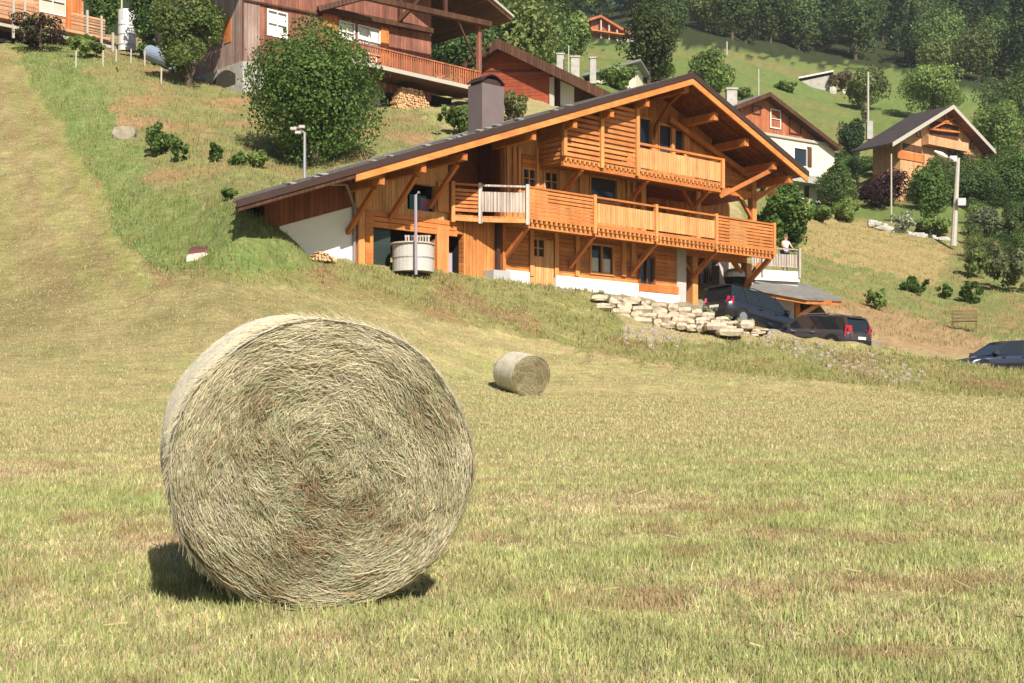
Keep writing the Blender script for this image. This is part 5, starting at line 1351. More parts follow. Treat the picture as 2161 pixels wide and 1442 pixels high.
# --- reddish gable house with white walls
r1 = Frame(1625, 118, 0); th_, m_ = sym_theta((1625, 195), (1556, 222), (1776, 312), 118)
f0 = Frame(1625, 118, th_)
g_ = f0.z(1725, 436, -1)
RH, rf_, rt_ = gable_house('gable_house', 'reddish brown boarded gable house with white lower walls, right behind the chalet roof', (1625, 195), 118, th_, m_, f0.s(1553, 0), f0.s(1776, 0), g_, .9, 9, 'red_v', 'shingle', f0.s(1562, -.9), f0.s(1757, -.9), 'darkwood')
zt_ = rf_.z(1690, 300, -.9)
a, b = rf_.s(1562, -.9), rf_.s(1757, -.9)
w_ = [rf_.r(1676, 1702, 312, 348, -.7)]
mb = MB(rf_); wallh(mb, a, b + .02, -.88, -.7, g_ - 1.5, zt_, w_); mb.box(b - .1, b + .1, -8, -.89, g_ - 1.5, zt_); mb.build('white_wall', M['cream'], RH)
window(w_[0], -.7, 1, 1, 'white', 'glass', RH, F_=rf_)
h_ = rf_.r(1703, 1712, 310, 352, -.69); MB(rf_).box(h_[0], h_[1], -.697, -.62, h_[2], h_[3]).build('shutter', M['darkwood'], RH)
h_ = rf_.r(1698, 1706, 388, 434, -.69); MB(rf_).box(h_[0], h_[1], -.697, -.62, h_[2], h_[3]).build('shutter', M['darkwood'], RH)
MB(rf_).box(rf_.s(1660, .4), b + .6, -.7, .55, rf_.z(1700, 386, .4) , rf_.z(1700, 370, .4)).build('balcony', M['greyplaster'], RH)
mb = MB(rf_); s = b - 1.5; zz = rf_.z(1700, 370, .4)
while s < b + .6: mb.box(s, s + .05, .45, .5, zz, zz + .9); s += .22
mb.box(b - 1.5, b + .6, .44, .51, zz + .9, zz + .96); mb.build('balcony_railing', M['metal'], RH)
MB(rf_).box(a, b, -.68, -.55, zt_ + .003, zt_ + .22).build('floor_band', M['verge_pale'], RH)
for (l, r_, t, bb_, fm, gl) in ((1626, 1645, 232, 268, 'white', 'curtain'), (1666, 1688, 252, 280, 'darkwood', 'glass'), (1588, 1603, 224, 238, 'darkwood', 'glass')):
    window(rf_.r(l, r_, t, bb_, -.9), -.86, 1, 2 if fm == 'white' else 1, fm, gl, RH, F_=rf_)
p0 = P(1536, 218, 117); mb = MB(); mb.box(p0.x, p0.x + .85, 117.5, 118.4, p0.z - 4, p0.z + 1.25); mb.box(p0.x - .08, p0.x + .93, 117.42, 118.48, p0.z + 1.25, p0.z + 1.4); mb.build('chimney', M['greyplaster'], RH)
# --- brown gabled chalet on the right
D5 = 128; th_, m_ = sym_theta((2012, 222), (1884, 302), (2100, 318), D5)
th_ = min(max(th_, .35), .72); f0 = Frame(2012, D5, th_); z5 = f0.z(2012, 222, 0); m_ = ((z5 - f0.z(1884, 300, 0)) / -f0.s(1884, 0) + (z5 - f0.z(2100, 318, 0)) / f0.s(2100, 0)) / 2
g_ = f0.z(2000, 345, 0)
KH, kf, kt = gable_house('gabled_chalet', 'brown gabled chalet with a grey roof and pale boarded balcony, behind the street lamp', (2012, 222), D5, th_, m_, f0.s(1884, 0), f0.s(2101, 0), g_ - 3, 1.2, 4.5, 'beige_v', 'roofbrown', f0.s(1900, -1.2), f0.s(2072, -1.2), 'verge_pale', 'oldbrown')
h_ = kf.r(1962, 2022, 254, 300, -1.19); MB(kf).box(h_[0], h_[1], -1.197, -1.15, h_[2], h_[3]).build('loggia', M['darkwood'], KH)
for (xa, ya, xb, yb) in ((1965, 272, 2022, 246), (1968, 252, 2048, 272), (1994, 240, 1994, 262), (1960, 272, 2030, 280)):
    p0, p1 = kf.p(kf.s(xa, -.9), -.9, kf.z(xa, ya, -.9)), kf.p(kf.s(xb, -.9), -.9, kf.z(xb, yb, -.9)); MB(kf).bar(p0, p1, .16).build('timber', M['orange_v'], KH)
h_ = kf.r(1960, 2030, 285, 304, -.4); KB = MB(kf).box(h_[0], h_[1] + 1, -1.1, -.4, h_[2], h_[3]).build('balcony', M['beige_v'], KH)
h_ = kf.r(1905, 1945, 302, 316, -1.19); MB(kf).box(h_[0], h_[1], -1.197, -1.14, h_[2], h_[3]).build('dark_band', M['darkwood'], KH)
h_ = kf.r(1894, 1950, 317, 334, -1.19); MB(kf).box(h_[0], h_[1], -1.197, -1.12, h_[2], h_[3]).build('lower_wall', M['orange_v'], KH)
h_ = kf.r(2000, 2060, 318, 336, -1.19); MB(kf).box(h_[0], h_[1], -1.197, -1.12, h_[2] - 2, h_[3]).build('lower_opening', M['darkwood'], KH)
for (l, r_, t, bb_) in ((1934, 1941, 277, 288), (2048, 2054, 300, 312)): window(kf.r(l, r_, t, bb_, -1.2), -1.17, 1, 1, 'darkwood', 'glass', KH, fw=.05, F_=kf)
p0 = P(1838, 280, D5 + 6); mb = MB(); mb.box(p0.x - .35, p0.x + .2, p0.y, p0.y + .6, p0.z - .6, p0.z + 1.1); mb.build('chimney', M['greyplaster'], KH)
# --- small brown chalet up the hill and grey stone shed
D6 = 218; f0 = Frame(1268, D6, .45); g_ = f0.z(1268, 95, 0)
SH, sf, stp = gable_house('hillside_chalet', 'small brown wooden chalet high on the hill among the trees', (1268, 32), D6, .45, .40, f0.s(1240, 0), f0.s(1332, 0), g_, 1.0, 8, 'red_v', 'roofgrey', f0.s(1247, -1), f0.s(1322, -1), 'red_v', 'red_v')
for px in (1268, 1285, 1302):
    s = sf.s(px, -.4); MB(sf).box(s - .12, s + .12, -.5, -.3, g_ + .2, stp(s) - .4).build('post', M['verge_pale'], SH)
for (l, r_, t, b_) in ((1250, 1262, 42, 50), (1272, 1281, 42, 54), (1270, 1278, 62, 72), (1288, 1296, 60, 74), (1302, 1312, 66, 80)):
    window(sf.r(l, r_, t, b_, -1), -.97, 1, 1, 'red_v', 'glass', SH, F_=sf)
MB(sf).box(sf.s(1246, 0), sf.s(1326, 0), -.9, .4, sf.z(1268, 66, 0) - .2, sf.z(1268, 66, 0)).build('balcony', M['orange_v'], SH)
p0, p1 = P(1308, 92, 216), P(1366, 80, 222); o = MB().bar(p0, p1, .5, .9).build('low_wall', M['verge_pale'], None, p0); tag(o, 'short pale retaining wall right of the small brown chalet up the hill', 'wall')
D7 = 205; f0 = Frame(1755, D7, -.25)
SD = thing('stone_shed', 'grey stone shed with a light lean-to roof on the bright meadow', 'shed', f0.p(-2, 0, f0.z(1720, 208, 0)))
a, b = f0.s(1690, 0), f0.s(1756, 0); za_, zb_ = f0.z(1690, 172, 0), f0.z(1756, 158, 0)
mb = MB(f0); mb.box(a, b, -4, 0, f0.z(1720, 216, 0), 0, (za_ , zb_)); mb.build('wall', M['greyplaster'], SD)
mb = MB(f0); mb.hexa([f0.p(s_, n_, z_) for s_, n_, z_ in ((a - .3, .4, za_ + .35), (b + .2, .4, zb_ + .35), (b + .2, -4.4, zb_ + .7), (a - .3, -4.4, za_ + .7), (a - .3, .4, za_ + .55), (b + .2, .4, zb_ + .55), (b + .2, -4.4, zb_ + .9), (a - .3, -4.4, za_ + .9))]); mb.build('roof', M['white'], SD)
mb = MB(f0); mb.box(a, b, -3.9, -.3, za_ - .1, 0, (za_ + .36, zb_ + .36)); mb.build('dark_gap', M['dark'], SD)  # solid near-black strip painted as the shade under the roof
rk = random.Random(77)
for (px, py, w_, lb) in ((1757, 200, .9, 'larger pale boulder below the grey stone shed'), (1782, 205, .6, 'smaller pale boulder right of the larger one below the grey stone shed')):
    q_ = P(px, py, 200); q_.z = float(zg(q_.x, 200)) + .2; o = MB().rock((q_.x, q_.y, q_.z), (w_ * 1.2, w_, w_ * 1.5), rk).build('boulder', M['verge_pale'], None, q_); tag(o, lb, 'boulder', 'boulders below the stone shed')

# ---------------------------------------------------------------- terrace, carport and retaining wall right of the chalet
T_ = Frame(1640, 66, math.atan(.45))
z_t = T_.z(1640, 571, 0)
TR = thing('terrace', 'raised white terrace with grey railing at the right end of the chalet', 'terrace', T_.p(0, 0, z_t - 2))
a, b = T_.s(1585, 0), T_.s(1688, 0)
MB(T_).box(a, b, -3.5, 0, z_t - .48, z_t).build('slab', M['white'], TR)
MB(T_).box(a, b, -3.5, -.15, z_t - 2.6, z_t - .482).build('wall', M['concrete'], TR)
mb = MB(T_); mb.box(a, b, -.08, -.02, z_t + 1.0, z_t + 1.05); mb.box(a, b, -.08, -.02, z_t + .18, z_t + .24)
mb.build('handrail', M['weather'], TR)
mb = MB(T_); s = a + .05
while s < b - .1: mb.box(s, s + .12, -.06, -.03, z_t + .245, z_t + .78); s += .15
mb.build('railing_boards', M['weather'], TR)
for s in (a + .6, b - .05): MB(T_).box(s - .05, s + .05, -.01, .09, z_t - .3, z_t + 1.08).build('post', M['weather'], TR)
CP = thing('carport', 'low carport with a grey shingled roof on orange timber below the terrace', 'carport', P(1680, 668, 63))
pts_ = [P(1583, 608, 60.6), P(1703, 630, 61.6), P(1778, 633, 65), P(1702, 601, 69), P(1600, 588, 68)]
mb = MB(); mb.add([p + Vector((0, 0, -.08)) for p in pts_] + [p + Vector((0, 0, .04)) for p in pts_], [(4, 3, 2, 1, 0), (5, 6, 7, 8, 9)] + [(i, (i + 1) % 5, 5 + (i + 1) % 5, 5 + i) for i in range(5)]); mb.build('roof', M['shingle'], CP)
mb = MB(); mb.add([p.lerp(pts_[3], .02) + Vector((0, 0, -.26)) for p in pts_] + [p.lerp(pts_[3], .02) + Vector((0, 0, -.085)) for p in pts_], [(4, 3, 2, 1, 0), (5, 6, 7, 8, 9)] + [(i, (i + 1) % 5, 5 + (i + 1) % 5, 5 + i) for i in range(5)]); mb.build('roof_frame', M['beam_h'], CP)
q0, q1 = P(1604, 628, 63.2), P(1676, 640, 63.8)
mb = MB(); mb.hexa([Vector((q0.x, q0.y, 4)), Vector((q1.x, q1.y, 4)), Vector((q1.x, q1.y + .25, 4)), Vector((q0.x, q0.y + .25, 4)), Vector((q0.x, q0.y, q0.z + .1)), Vector((q1.x, q1.y, q1.z + .05)), Vector((q1.x, q1.y + .25, q1.z + .05)), Vector((q0.x, q0.y + .25, q0.z + .1))]); mb.build('wall', M['white'], CP)
mb = MB(); mb.bar(P(1684, 668, 62.6), P(1735, 636, 63.4), .16, .2); mb.build('brace', M['post'], CP)
mb = MB(); mb.bar(P(1683, 675, 62.7), P(1683, 634, 62.7), .2, .2); mb.build('post', M['beam'], CP)
mb = MB(); mb.bar(P(1690, 636, 62.5), P(1752, 640, 63.6), .18, .2); mb.build('purlin', M['beam'], CP)
# --- boulder retaining wall
SW = MB(); rk = random.Random(21)
m_stone = m_plain('pale_limestone', (.50, .415, .31), .9, 0, .5, 4.5, .06)
def wtop(px): return np.interp(px, [1250, 1400, 1500, 1600], [622, 641, 664, 694])
def wbot(px): return np.interp(px, [1250, 1300, 1400, 1500, 1600], [640, 676, 692, 704, 712])
for row in range(4):
    px = 1246 + rk.uniform(0, 10)
    while px < 1596:
        wpx = rk.uniform(16, 46); xc = px + wpx / 2
        t, b = float(wtop(xc)), float(wbot(xc)); hgt = (b - t) / 4
        if hgt > 3.4:
            D_ = 52.45 - .16 * row; yc = t + hgt * (row + .5)
            c = P(xc, yc + rk.uniform(-2, 2), D_); SW.rock(c, (wpx / FOC * D_ * 1.10, .8, hgt / FOC * D_ * rk.uniform(1.25, 1.7)), rk, rk.uniform(-.12, .12))
        px += wpx
for (px, py, w_, h_, D_) in ((1540, 702, 60, 14, 50.9), (1510, 690, 50, 15, 51.4), (1330, 700, 34, 12, 50.6), (1575, 686, 36, 16, 51.9)):
    SW.rock(P(px, py, D_), (w_ / FOC * D_, .8, h_ / FOC * D_ * 1.3), rk)
SWo = SW.build('boulder_wall', m_stone, None, P(1420, 690, 52)); tag(SWo, 'pale dry stone retaining wall of big rough boulders below the chalet', 'stone wall')
# rubble spilled down the bank
RB = MB()
for k in range(420):
    u = rk.random(); px = 1310 + u * 640; py = np.interp(px, [1310, 1400, 1620, 1760, 1880, 1950], [700, 706, 712, 752, 795, 808]) + rk.gauss(0, 13)
    if 1420 < px < 1600 and rk.random() < .75: continue
    # find the distance at which this pixel row meets the ground
    D_ = 47.0; X_ = (px - CX) / FOC
    for q in range(60):
        D_ += .1
        if HOR - float(zg(X_ * D_, D_)) / D_ * FOC <= py: break
    c = Vector((X_ * D_, D_, float(zg(X_ * D_, D_)) - .02)); s_ = rk.uniform(.05, .20)
    RB.rock(c, (s_ * 1.4, s_, s_ * .8), rk, rk.uniform(0, 3))
o = RB.build('rubble', m_plain('greyish_rubble', (.31, .275, .22), .95, 0, .35, 6)); tag(o, 'loose grey rubble scattered down the bank below the parked cars', 'rubble', kind='stuff')
for (a, b, c, d, lb) in ((1478, 1515, 640, 672, 'pale green weed tuft on the stone wall behind the first car, leftmost'), (1512, 1550, 655, 690, 'grey green weed tuft on the stone wall below the red tail lamp'), (1545, 1590, 664, 696, 'grey green weed tuft at the right end of the stone wall'), (1248, 1300, 608, 634, 'weed tuft at the left end of the stone wall')):
    tree('weed_tuft', lb, 'plant', a, b, c, d, 52.4, 420, .07, [(.30, .36, .18), (.22, .28, .11), (.38, .40, .24)], trunk=False, clumps=14, hollow=.3)
# --- rubble garden wall near the street lamp
GW = MB()
for k in range(70):
    u = k / 69; px = 1836 + u * 176 + rk.uniform(-3, 3); py = np.interp(px, [1836, 1900, 1960, 2010], [470, 492, 503, 514]) + rk.uniform(-4, 4)
    D_ = 101; GW.rock(P(px, py, D_), (rk.uniform(.25, .8), .5, rk.uniform(.2, .45)), rk, rk.uniform(-.3, .3))
o = GW.build('garden_wall', m_plain('whitish_stone', (.45, .43, .39), .9, 0, .25, 3), None, P(1930, 500, 101)); tag(o, 'low wall of whitish rubble leading to the foot of the street lamp', 'stone wall')
# ---------------------------------------------------------------- poles, lamps, small things
def pole(name, label, cat, px0, py0, px1, py1, D, r0, r1, mat):
    a, b = P(px0, py0, D), P(px1, py1, D)
    g = float(zg(a.x, D)); a.z = min(a.z, g) - .2 if g > a.z - 3 else a.z
    o = MB().tube([a, b], [r0, r1], 8).build(name, mat, None, a); return tag(o, label, cat)
SL = thing('street_lamp', 'tall concrete street lamp pole with a white head in front of the brown gabled chalet', 'street lamp', P(2012, 516, 98))
MB().tube([P(2012, 520, 98), P(2022, 334, 98)], [.21, .13], 8).build('pole', M['concrete'], SL)
MB().tube([P(2021, 346, 98), P(2008, 336, 97.6), P(1996, 330, 97.4)], [.05, .05, .04], 6).build('arm', M['metal'], SL)
hd = MB(); hd.tube([P(1998, 332, 97.4), P(1986, 326, 97.3), P(1972, 319, 97.2)], [.10, .17, .06], 8); hd.build('lamp_head', M['white'], SL)
MB().box(P(2003, 340, 97.9).x, P(2018, 340, 97.9).x, 97.7, 97.95, P(0, 342, 97.9).z, P(0, 330, 97.9).z).build('junction_box', M['metal'], SL)
p0 = P(2026, 436, 98); MB().box(p0.x - .3, p0.x + .25, 97.5, 97.85, p0.z, p0.z + .5).build('meter_box', M['metal'], SL)
LL = thing('garden_lamp', 'slim grey lamp post with a small bracket head in front of the big round tree', 'street lamp', P(643, 395, 53))
MB().tube([P(643, 420, 53), P(643, 280, 53)], [.07, .05], 8).build('pole', M['metal'], LL)
MB().tube([P(643, 282, 53), P(634, 272, 53), P(622, 268, 53)], [.045, .04, .03], 6).build('arm', M['metal'], LL)
for (px, py) in ((620, 272), (630, 280), (638, 268)): p0 = P(px, py, 52.95); MB().box(p0.x - .12, p0.x + .10, p0.y - .08, p0.y + .08, p0.z - .05, p0.z + .05).build('lamp_head', M['verge_pale'], LL)
for (nm, lb, x0, y0, x1, y1, D, r) in (('utility_pole', 'pale utility pole behind the brown gabled chalet', 1832, 262, 1832, 152, 148, .12), ('flag_pole', 'thin white pole rising above the purple bush', 1881, 445, 1881, 325, 109, .07),
        ('utility_pole', 'thin pale pole on the meadow edge under the forest', 1534, 122, 1534, 88, 215, .12), ('utility_pole', 'thin pale pole above the reddish gable house', 1601, 205, 1601, 146, 128, .07),
        ('utility_pole', 'thin pole beside the three chimneys', 1200, 150, 1200, 96, 114, .06), ('garden_stake', 'thin stake in the hedge between purple bush and street lamp', 1949, 450, 1949, 385, 110, .04), ('utility_pole', 'slim white mast rising behind the white upright tank', 257, 40, 257, -40, 70.8, .05)):
    pole(nm, lb, 'pole', x0, y0, x1, y1, D, r, r * .8, M['verge_pale'])
# white tank and blue barrels
TK = thing('water_tank', 'tall white upright tank standing at the end of the garden, left of the old barn', 'tank', P(268, 106, Dat(268, 107)))
tk = Dat(268, 107); tp = P(268, 110, tk); r_ = 18.5 / FOC * tk
MB().tube([tp, tp + Vector((0, 0, 84 / FOC * tk)), tp + Vector((0, 0, 87 / FOC * tk)), tp + Vector((0, 0, 89 / FOC * tk))], [r_, r_, r_ * .9, r_ * .4], 24).build('tank_body', m_plain('white_plastic', (.66, .66, .68), .45, 0, .05), TK, smooth=False)
for f in (.35, 1.0, 1.6):
    MB().tube([tp + Vector((0, 0, f)), tp + Vector((0, 0, f + .05))], r_ + .012, 24).build('hoop', M['metal'], TK)
PIPE = thing('culvert_pipe', 'blue grey open ended pipe lying below the green tree, beside the white tank', 'pipe', P(342, 142, Dat(342, 142)))
dk = Dat(350, 146); pa, pb = P(316, 112, dk + 1.2), P(362, 131, dk)
m_pipe = m_plain('blue_grey_plastic', (.24, .29, .38), .5, 0, .15)
d_ = (pb - pa).normalized()
mb = MB(); mb.tube([pa, pb], .44, 20, caps=False); mb.tube([pb, pa], .40, 20, caps=False); b_ = len(mb.v)
mb.build('pipe_wall', m_pipe, PIPE); MB().tube([pa + d_ * .3, pa + d_ * .34], .398, 20).build('inner_shade', M['dark'], PIPE)
# rim
import itertools
mb = MB(); mb.tube([pb - d_ * .02, pb + d_ * .03], .45, 20, caps=False); mb.tube([pb + d_ * .03, pb - d_ * .02], .395, 20, caps=False); mb.build('rim', m_pipe, PIPE)
# fence stakes
for i, (px, y0, y1, D, lb) in enumerate(((160, 114, 145, 68, 'leftmost of the thin fence stakes on the slope below the log house'), (217, 112, 142, 68.5, 'second thin fence stake from the left below the log house'), (245, 112, 134, 68.5, 'fence stake directly left of the white tank base'), (276, 108, 134, 67.5, 'fence stake directly below the white tank'), (305, 112, 140, 67, 'fence stake right of the white tank, near the blue pipe'), (340, 148, 176, 64, 'fence stake with a short crossbar in front of the blue pipe'), (404, 140, 172, 67, 'fence stake near the plastered base of the old barn'))):
    D = Dat(px, y1); a = P(px, y1, D); g = float(zg(a.x, D)); h_ = (y1 - y0) / FOC * D
    o = MB().tube([Vector((a.x, D, g - .2)), Vector((a.x + .02, D, g + h_ + .1))], .045, 6).build('fence_stake', M['verge_pale'], None, (a.x, D, g)); tag(o, lb, 'stake', 'thin fence stakes on the slope below the log house')
# pale boulder, slab with brown lid
g_ = G(263, Dat(263, 292)); o = MB().rock(g_ + Vector((0, 0, .1)), (1.15, .8, .8), rk).build('boulder', m_plain('earthy_boulder', (.30, .26, .20), .95, 0, .4, 4, .04), None, g_); tag(o, 'pale boulder half sunk in the grassy slope beside the leafy bush', 'boulder')
g_ = G(443, Dat(443, 527)); SB = thing('concrete_cover', 'flat pale concrete slab with a brown hatch lying in the grass left of the chalet', 'concrete slab', g_)
hh_ = lambda x, y, d: Vector((x, y, float(zg(x, y)) * .15 + (g_.z + .30 * (y - g_.y)) * .85 + d))
MB().hexa([hh_(g_.x + a, g_.y + b, d) for d in (-.7, -.10) for a, b in ((-.66, -.4), (.70, -.4), (.70, .5), (-.66, .5))]).build('slab', m_plain('pinkish_concrete', (.58, .50, .44), .9, 0, .15, 4), SB)
MB().hexa([hh_(g_.x + a, g_.y + b, d) for d in (-.098, .04) for a, b in ((-.68, -.1), (-.1, -.1), (-.1, .45), (-.68, .45))]).build('hatch', m_plain('brown_hatch', (.13, .05, .045), .6), SB)
# cistern in front of the garage, crate and stove pipe
cp = P(872, 571, 50.3); cp.z = P(872, 575, 50.3).z; CT = thing('cistern', 'round whitish water cistern in front of the open garage bay', 'tank', cp)
ht = (575 - 518) / FOC * 50.3
MB().tube([cp, cp + Vector((0, 0, ht * .5)), cp + Vector((0, 0, ht))], .73, 28).build('cistern_wall', m_plain('whitish_block', (.50, .48, .46), .85, 0, .12, 6), CT)
MB().tube([cp + Vector((0, 0, ht * .48)), cp + Vector((0, 0, ht * .52))], .745, 28).build('hoop', M['metal'], CT)
MB().tube([cp + Vector((-.03, 0, ht + .003)), cp + Vector((-.03, 0, ht + .05))], .80, 28).build('lid', M['concrete'], CT)
CR = MB(); z0_ = cp.z + ht + .055
for k in range(9): CR.box(cp.x - .26 + k * .1, cp.x - .20 + k * .1, cp.y - .35, cp.y - .32, z0_, z0_ + .26)
CR.box(cp.x - .28, cp.x + .64, cp.y - .36, cp.y + .2, z0_ + .0, z0_ + .03); CR.box(cp.x - .28, cp.x + .64, cp.y - .318, cp.y - .3, z0_ + .2, z0_ + .25)
tag(CR.build('crate', M['weather'], None, (cp.x, cp.y - .1, z0_)), 'small whitish slatted crate standing on the round cistern', 'crate')
q_ = P(878, 512, 49.4); o = MB().tube([Vector((q_.x, q_.y, 5.6)), P(877, 412, 49.4), P(884, 406, 49.5)], .055, 8).build('metal_pole', m_plain('mauve_metal', (.36, .31, .36), .5, .2), None, (q_.x, q_.y, 5.6)); tag(o, 'slim mauve grey metal pole standing in front of the cistern', 'pole')
# covered grill in the porch
q_ = P(1552, 612, 64.0); BQ = thing('covered_grill', 'rounded white lid over a black stand in the shade behind the right porch post', 'grill', q_)
MB().tube([q_ + Vector((0, 0, .55)), q_ + Vector((0, 0, .75)), q_ + Vector((0, 0, .92)), q_ + Vector((0, 0, .98))], [.52, .50, .34, .05], 16).build('lid', m_plain('white_lid', (.6, .6, .62), .4), BQ)
MB().tube([q_ + Vector((0, 0, -.3)), q_ + Vector((0, 0, .2)), q_ + Vector((0, 0, .54))], [.34, .42, .53], 16).build('stand', M['dark'], BQ)
# bench on the slope
g_ = G(2035, Dat(2035, 697)); BE = thing('wooden_bench', 'weathered brown slatted bench on the grassy slope above the blue car', 'bench', g_)
bf_ = Frame(2035, 71.5, -.35); bf_.x0, bf_.y0 = g_.x, g_.y
mbr = m_wood('weathered_bench', (.24, .16, .08), 'h', .2, .2)
mb = MB(bf_); mb.box(-.6, .6, -.1, .38, g_.z + .40, g_.z + .45); mb.build('seat', mbr, BE)
mb = MB(bf_); [mb.box(-.6, .6, -.16, -.12, g_.z + z_, g_.z + z_ + .1) for z_ in (.55, .72, .89)]; mb.build('backrest', mbr, BE)
for x in (-.55, .55):
    for n_, h_ in ((-.14, .95), (.32, .40)): MB(bf_).box(x - .035, x + .035, n_ - .03, n_ + .03, g_.z - .15, g_.z + h_ - .002).build('leg', mbr, BE)

# ---------------------------------------------------------------- cars
def car(name, label, px, D, yaw, pitch, L, Wd, Ht, paint, kind, lift=0.0, group=None, silver=False):
    c = G(px, D); c.z += lift
    root = thing(name, label, 'car', c, group)
    Mx = Matrix.Translation(c) @ Matrix.Rotation(yaw, 4, 'Z') @ Matrix.Rotation(-pitch, 4, 'Y')
    W2 = Wd / 2; xr, xf = -L / 2, L / 2
    def T(mb):
        mb.v = [tuple(Mx @ Vector(v)) for v in mb.v]; return mb
    def loft(st):
        """st: list of cross-sections, each a list of (y,z) from bottom-centre outwards and up on +y, mirrored"""
        mb = MB(); k = None
        for x, prof in st:
            full = [(y, z) for y, z in prof] + [(-y, z) for y, z in reversed(prof)]
            k = len(full); mb.v += [(x, y, z) for y, z in full]
        for i in range(len(st) - 1):
            for j in range(k):
                j2 = (j + 1) % k; mb.f.append((i * k + j, i * k + j2, (i + 1) * k + j2, (i + 1) * k + j))
        mb.f.append(tuple(range(k))); mb.f.append(tuple((len(st) - 1) * k + j for j in range(k))[::-1])
        return mb
    belt = Ht * .60
    if kind == 'van': hood, nose, cowl, rear_top = belt * .97, belt * .72, xf - .95, xr + .10
    elif kind == 'wagon': hood, nose, cowl, rear_top = belt * .95, belt * .70, xf - 1.1, xr + .22
    else: hood, nose, cowl, rear_top = belt * .95, belt * .66, xf - 1.15, xr + .45
    def prof(w, zl, zt): return [(w * .80, zl), (w * .97, zl + .10), (w, zl + (zt - zl) * .50), (w * .985, zl + (zt - zl) * .8), (w * .93, zt), (w * .5, zt + .02)]
    st = [(xr, prof(W2 * .80, .42, belt * .86)), (xr + .06, prof(W2 * .93, .30, belt * .95)), (xr + .35, prof(W2, .24, belt)), (-.2, prof(W2, .22, belt)), (cowl - .1, prof(W2, .22, hood + .01)), (xf - .5, prof(W2 * .98, .24, (hood + nose) / 2 + .05)), (xf - .14, prof(W2 * .90, .26, nose + .02)), (xf, prof(W2 * .72, .34, nose * .80))]
    body = T(loft(st)).build('body', paint, root, smooth=False)
    for p_ in body.data.polygons: p_.use_smooth = len(p_.vertices) == 4
    # glasshouse
    rz0, rz1 = belt - .01, Ht - .07
    fx0, fx1 = cowl + .02, cowl - .78 if kind != 'car' else cowl - .85
    rx0, rx1 = xr + .08, rear_top + .12
    wt, wb = W2 * .74, W2 * .925
    gb = [Vector(v) for v in ((rx0, -wb, rz0), (fx0, -wb, rz0), (fx0, wb, rz0), (rx0, wb, rz0), (rx1, -wt, rz1), (fx1, -wt, rz1), (fx1, wt, rz1), (rx1, wt, rz1))]
    T(MB().hexa(gb)).build('windows', M['carglass'], root)
    # roof and pillars
    rst = [(rx1 - .10, [(wt * .86, rz1 - .03), (wt * .9, rz1), (wt * .5, rz1 + .03)]), (rx1 + .25, [(wt * 1.0, rz1 - .04), (wt * .98, rz1 + .02), (wt * .5, rz1 + .065)]), ((rx1 + fx1) / 2, [(wt * 1.03, rz1 - .04), (wt * .99, rz1 + .025), (wt * .5, rz1 + .07)]), (fx1 + .06, [(wt * .98, rz1 - .04), (wt * .94, rz1 + .005), (wt * .5, rz1 + .03)])]
    rf_ = T(loft(rst)).build('roof', paint, root)
    for p_ in rf_.data.polygons: p_.use_smooth = True
    for sg in (-1, 1):
        y0, y1 = sg * (wb + .004), sg * (wt + .004)
        for (xa, xb, w_) in ((fx0 - .02, fx1 - .02, .07), (rx0 + .03, rx1 + .03, .10 if kind == 'car' else .13), ((fx0 + rx0) / 2 + .15, (fx1 + rx1) / 2 + .12, .06), (rx0 + (fx0 - rx0) * .28, rx1 + (fx1 - rx1) * .24, .05)):
            T(MB().bar((xa, y0, rz0), (xb, y1, rz1), w_, .03, up=(0, 1, 0))).build('pillar', paint if w_ > .065 else M['carblack'], root)
        if kind != 'car': T(MB().tube([(rx1 + .1, sg * wt * .9, rz1 + .07), ((rx1 + fx1) / 2, sg * wt * .93, rz1 + .11), (fx1 - .1, sg * wt * .9, rz1 + .06)], .018, 6)).build('roof_rail', M['chrome'] if silver else M['carblack'], root)
        m_ = MB(); m_.box(fx0 - .32, fx0 - .14, sg * (W2 + .02) - .1, sg * (W2 + .02) + .1, rz0 + .02, rz0 + .17); T(m_).build('mirror', paint, root)
        T(MB().box(xr + .9, xf - .9, sg * (W2 + .004) - .012, sg * (W2 + .004) + .012, belt * .55, belt * .61)).build('side_trim', M['carblack'], root)
        for x in (-.55, .35): T(MB().box(x, x + .18, sg * (W2 + .012) - .015, sg * (W2 + .012) + .015, belt * .84, belt * .88)).build('door_handle', M['chrome'] if silver else M['carblack'], root)
        # tail lamp (tall on vans and wagons) and headlamp wrap the corners
        th0, th1 = (belt * .72, belt * 1.22) if kind != 'car' else (belt * .68, belt * .92)
        if kind == 'van': th0, th1 = belt * .78, belt * 1.08
        T(MB().hexa([Vector(v) for v in ((xr - .02, sg * W2 * .70, th0), (xr + .20, sg * W2 * 1.0, th0), (xr + .26, sg * W2 * .9, th0), (xr + .05, sg * W2 * .66, th0), (xr + .02, sg * W2 * .74, th1), (xr + .17, sg * W2 * .985, th1), (xr + .26, sg * W2 * .88, th1), (xr + .1, sg * W2 * .70, th1))])).build('tail_lamp', M['redlamp'], root)
        T(MB().hexa([Vector(v) for v in ((xf - .03, sg * W2 * .55, nose * .74), (xf - .32, sg * W2 * .985, nose * .80), (xf - .4, sg * W2 * .9, nose * .80), (xf - .2, sg * W2 * .5, nose * .74), (xf - .06, sg * W2 * .55, nose * .93), (xf - .42, sg * W2 * .98, nose * 1.02), (xf - .45, sg * W2 * .9, nose * 1.02), (xf - .2, sg * W2 * .5, nose * .93))])).build('headlamp', M['clearlamp'], root)
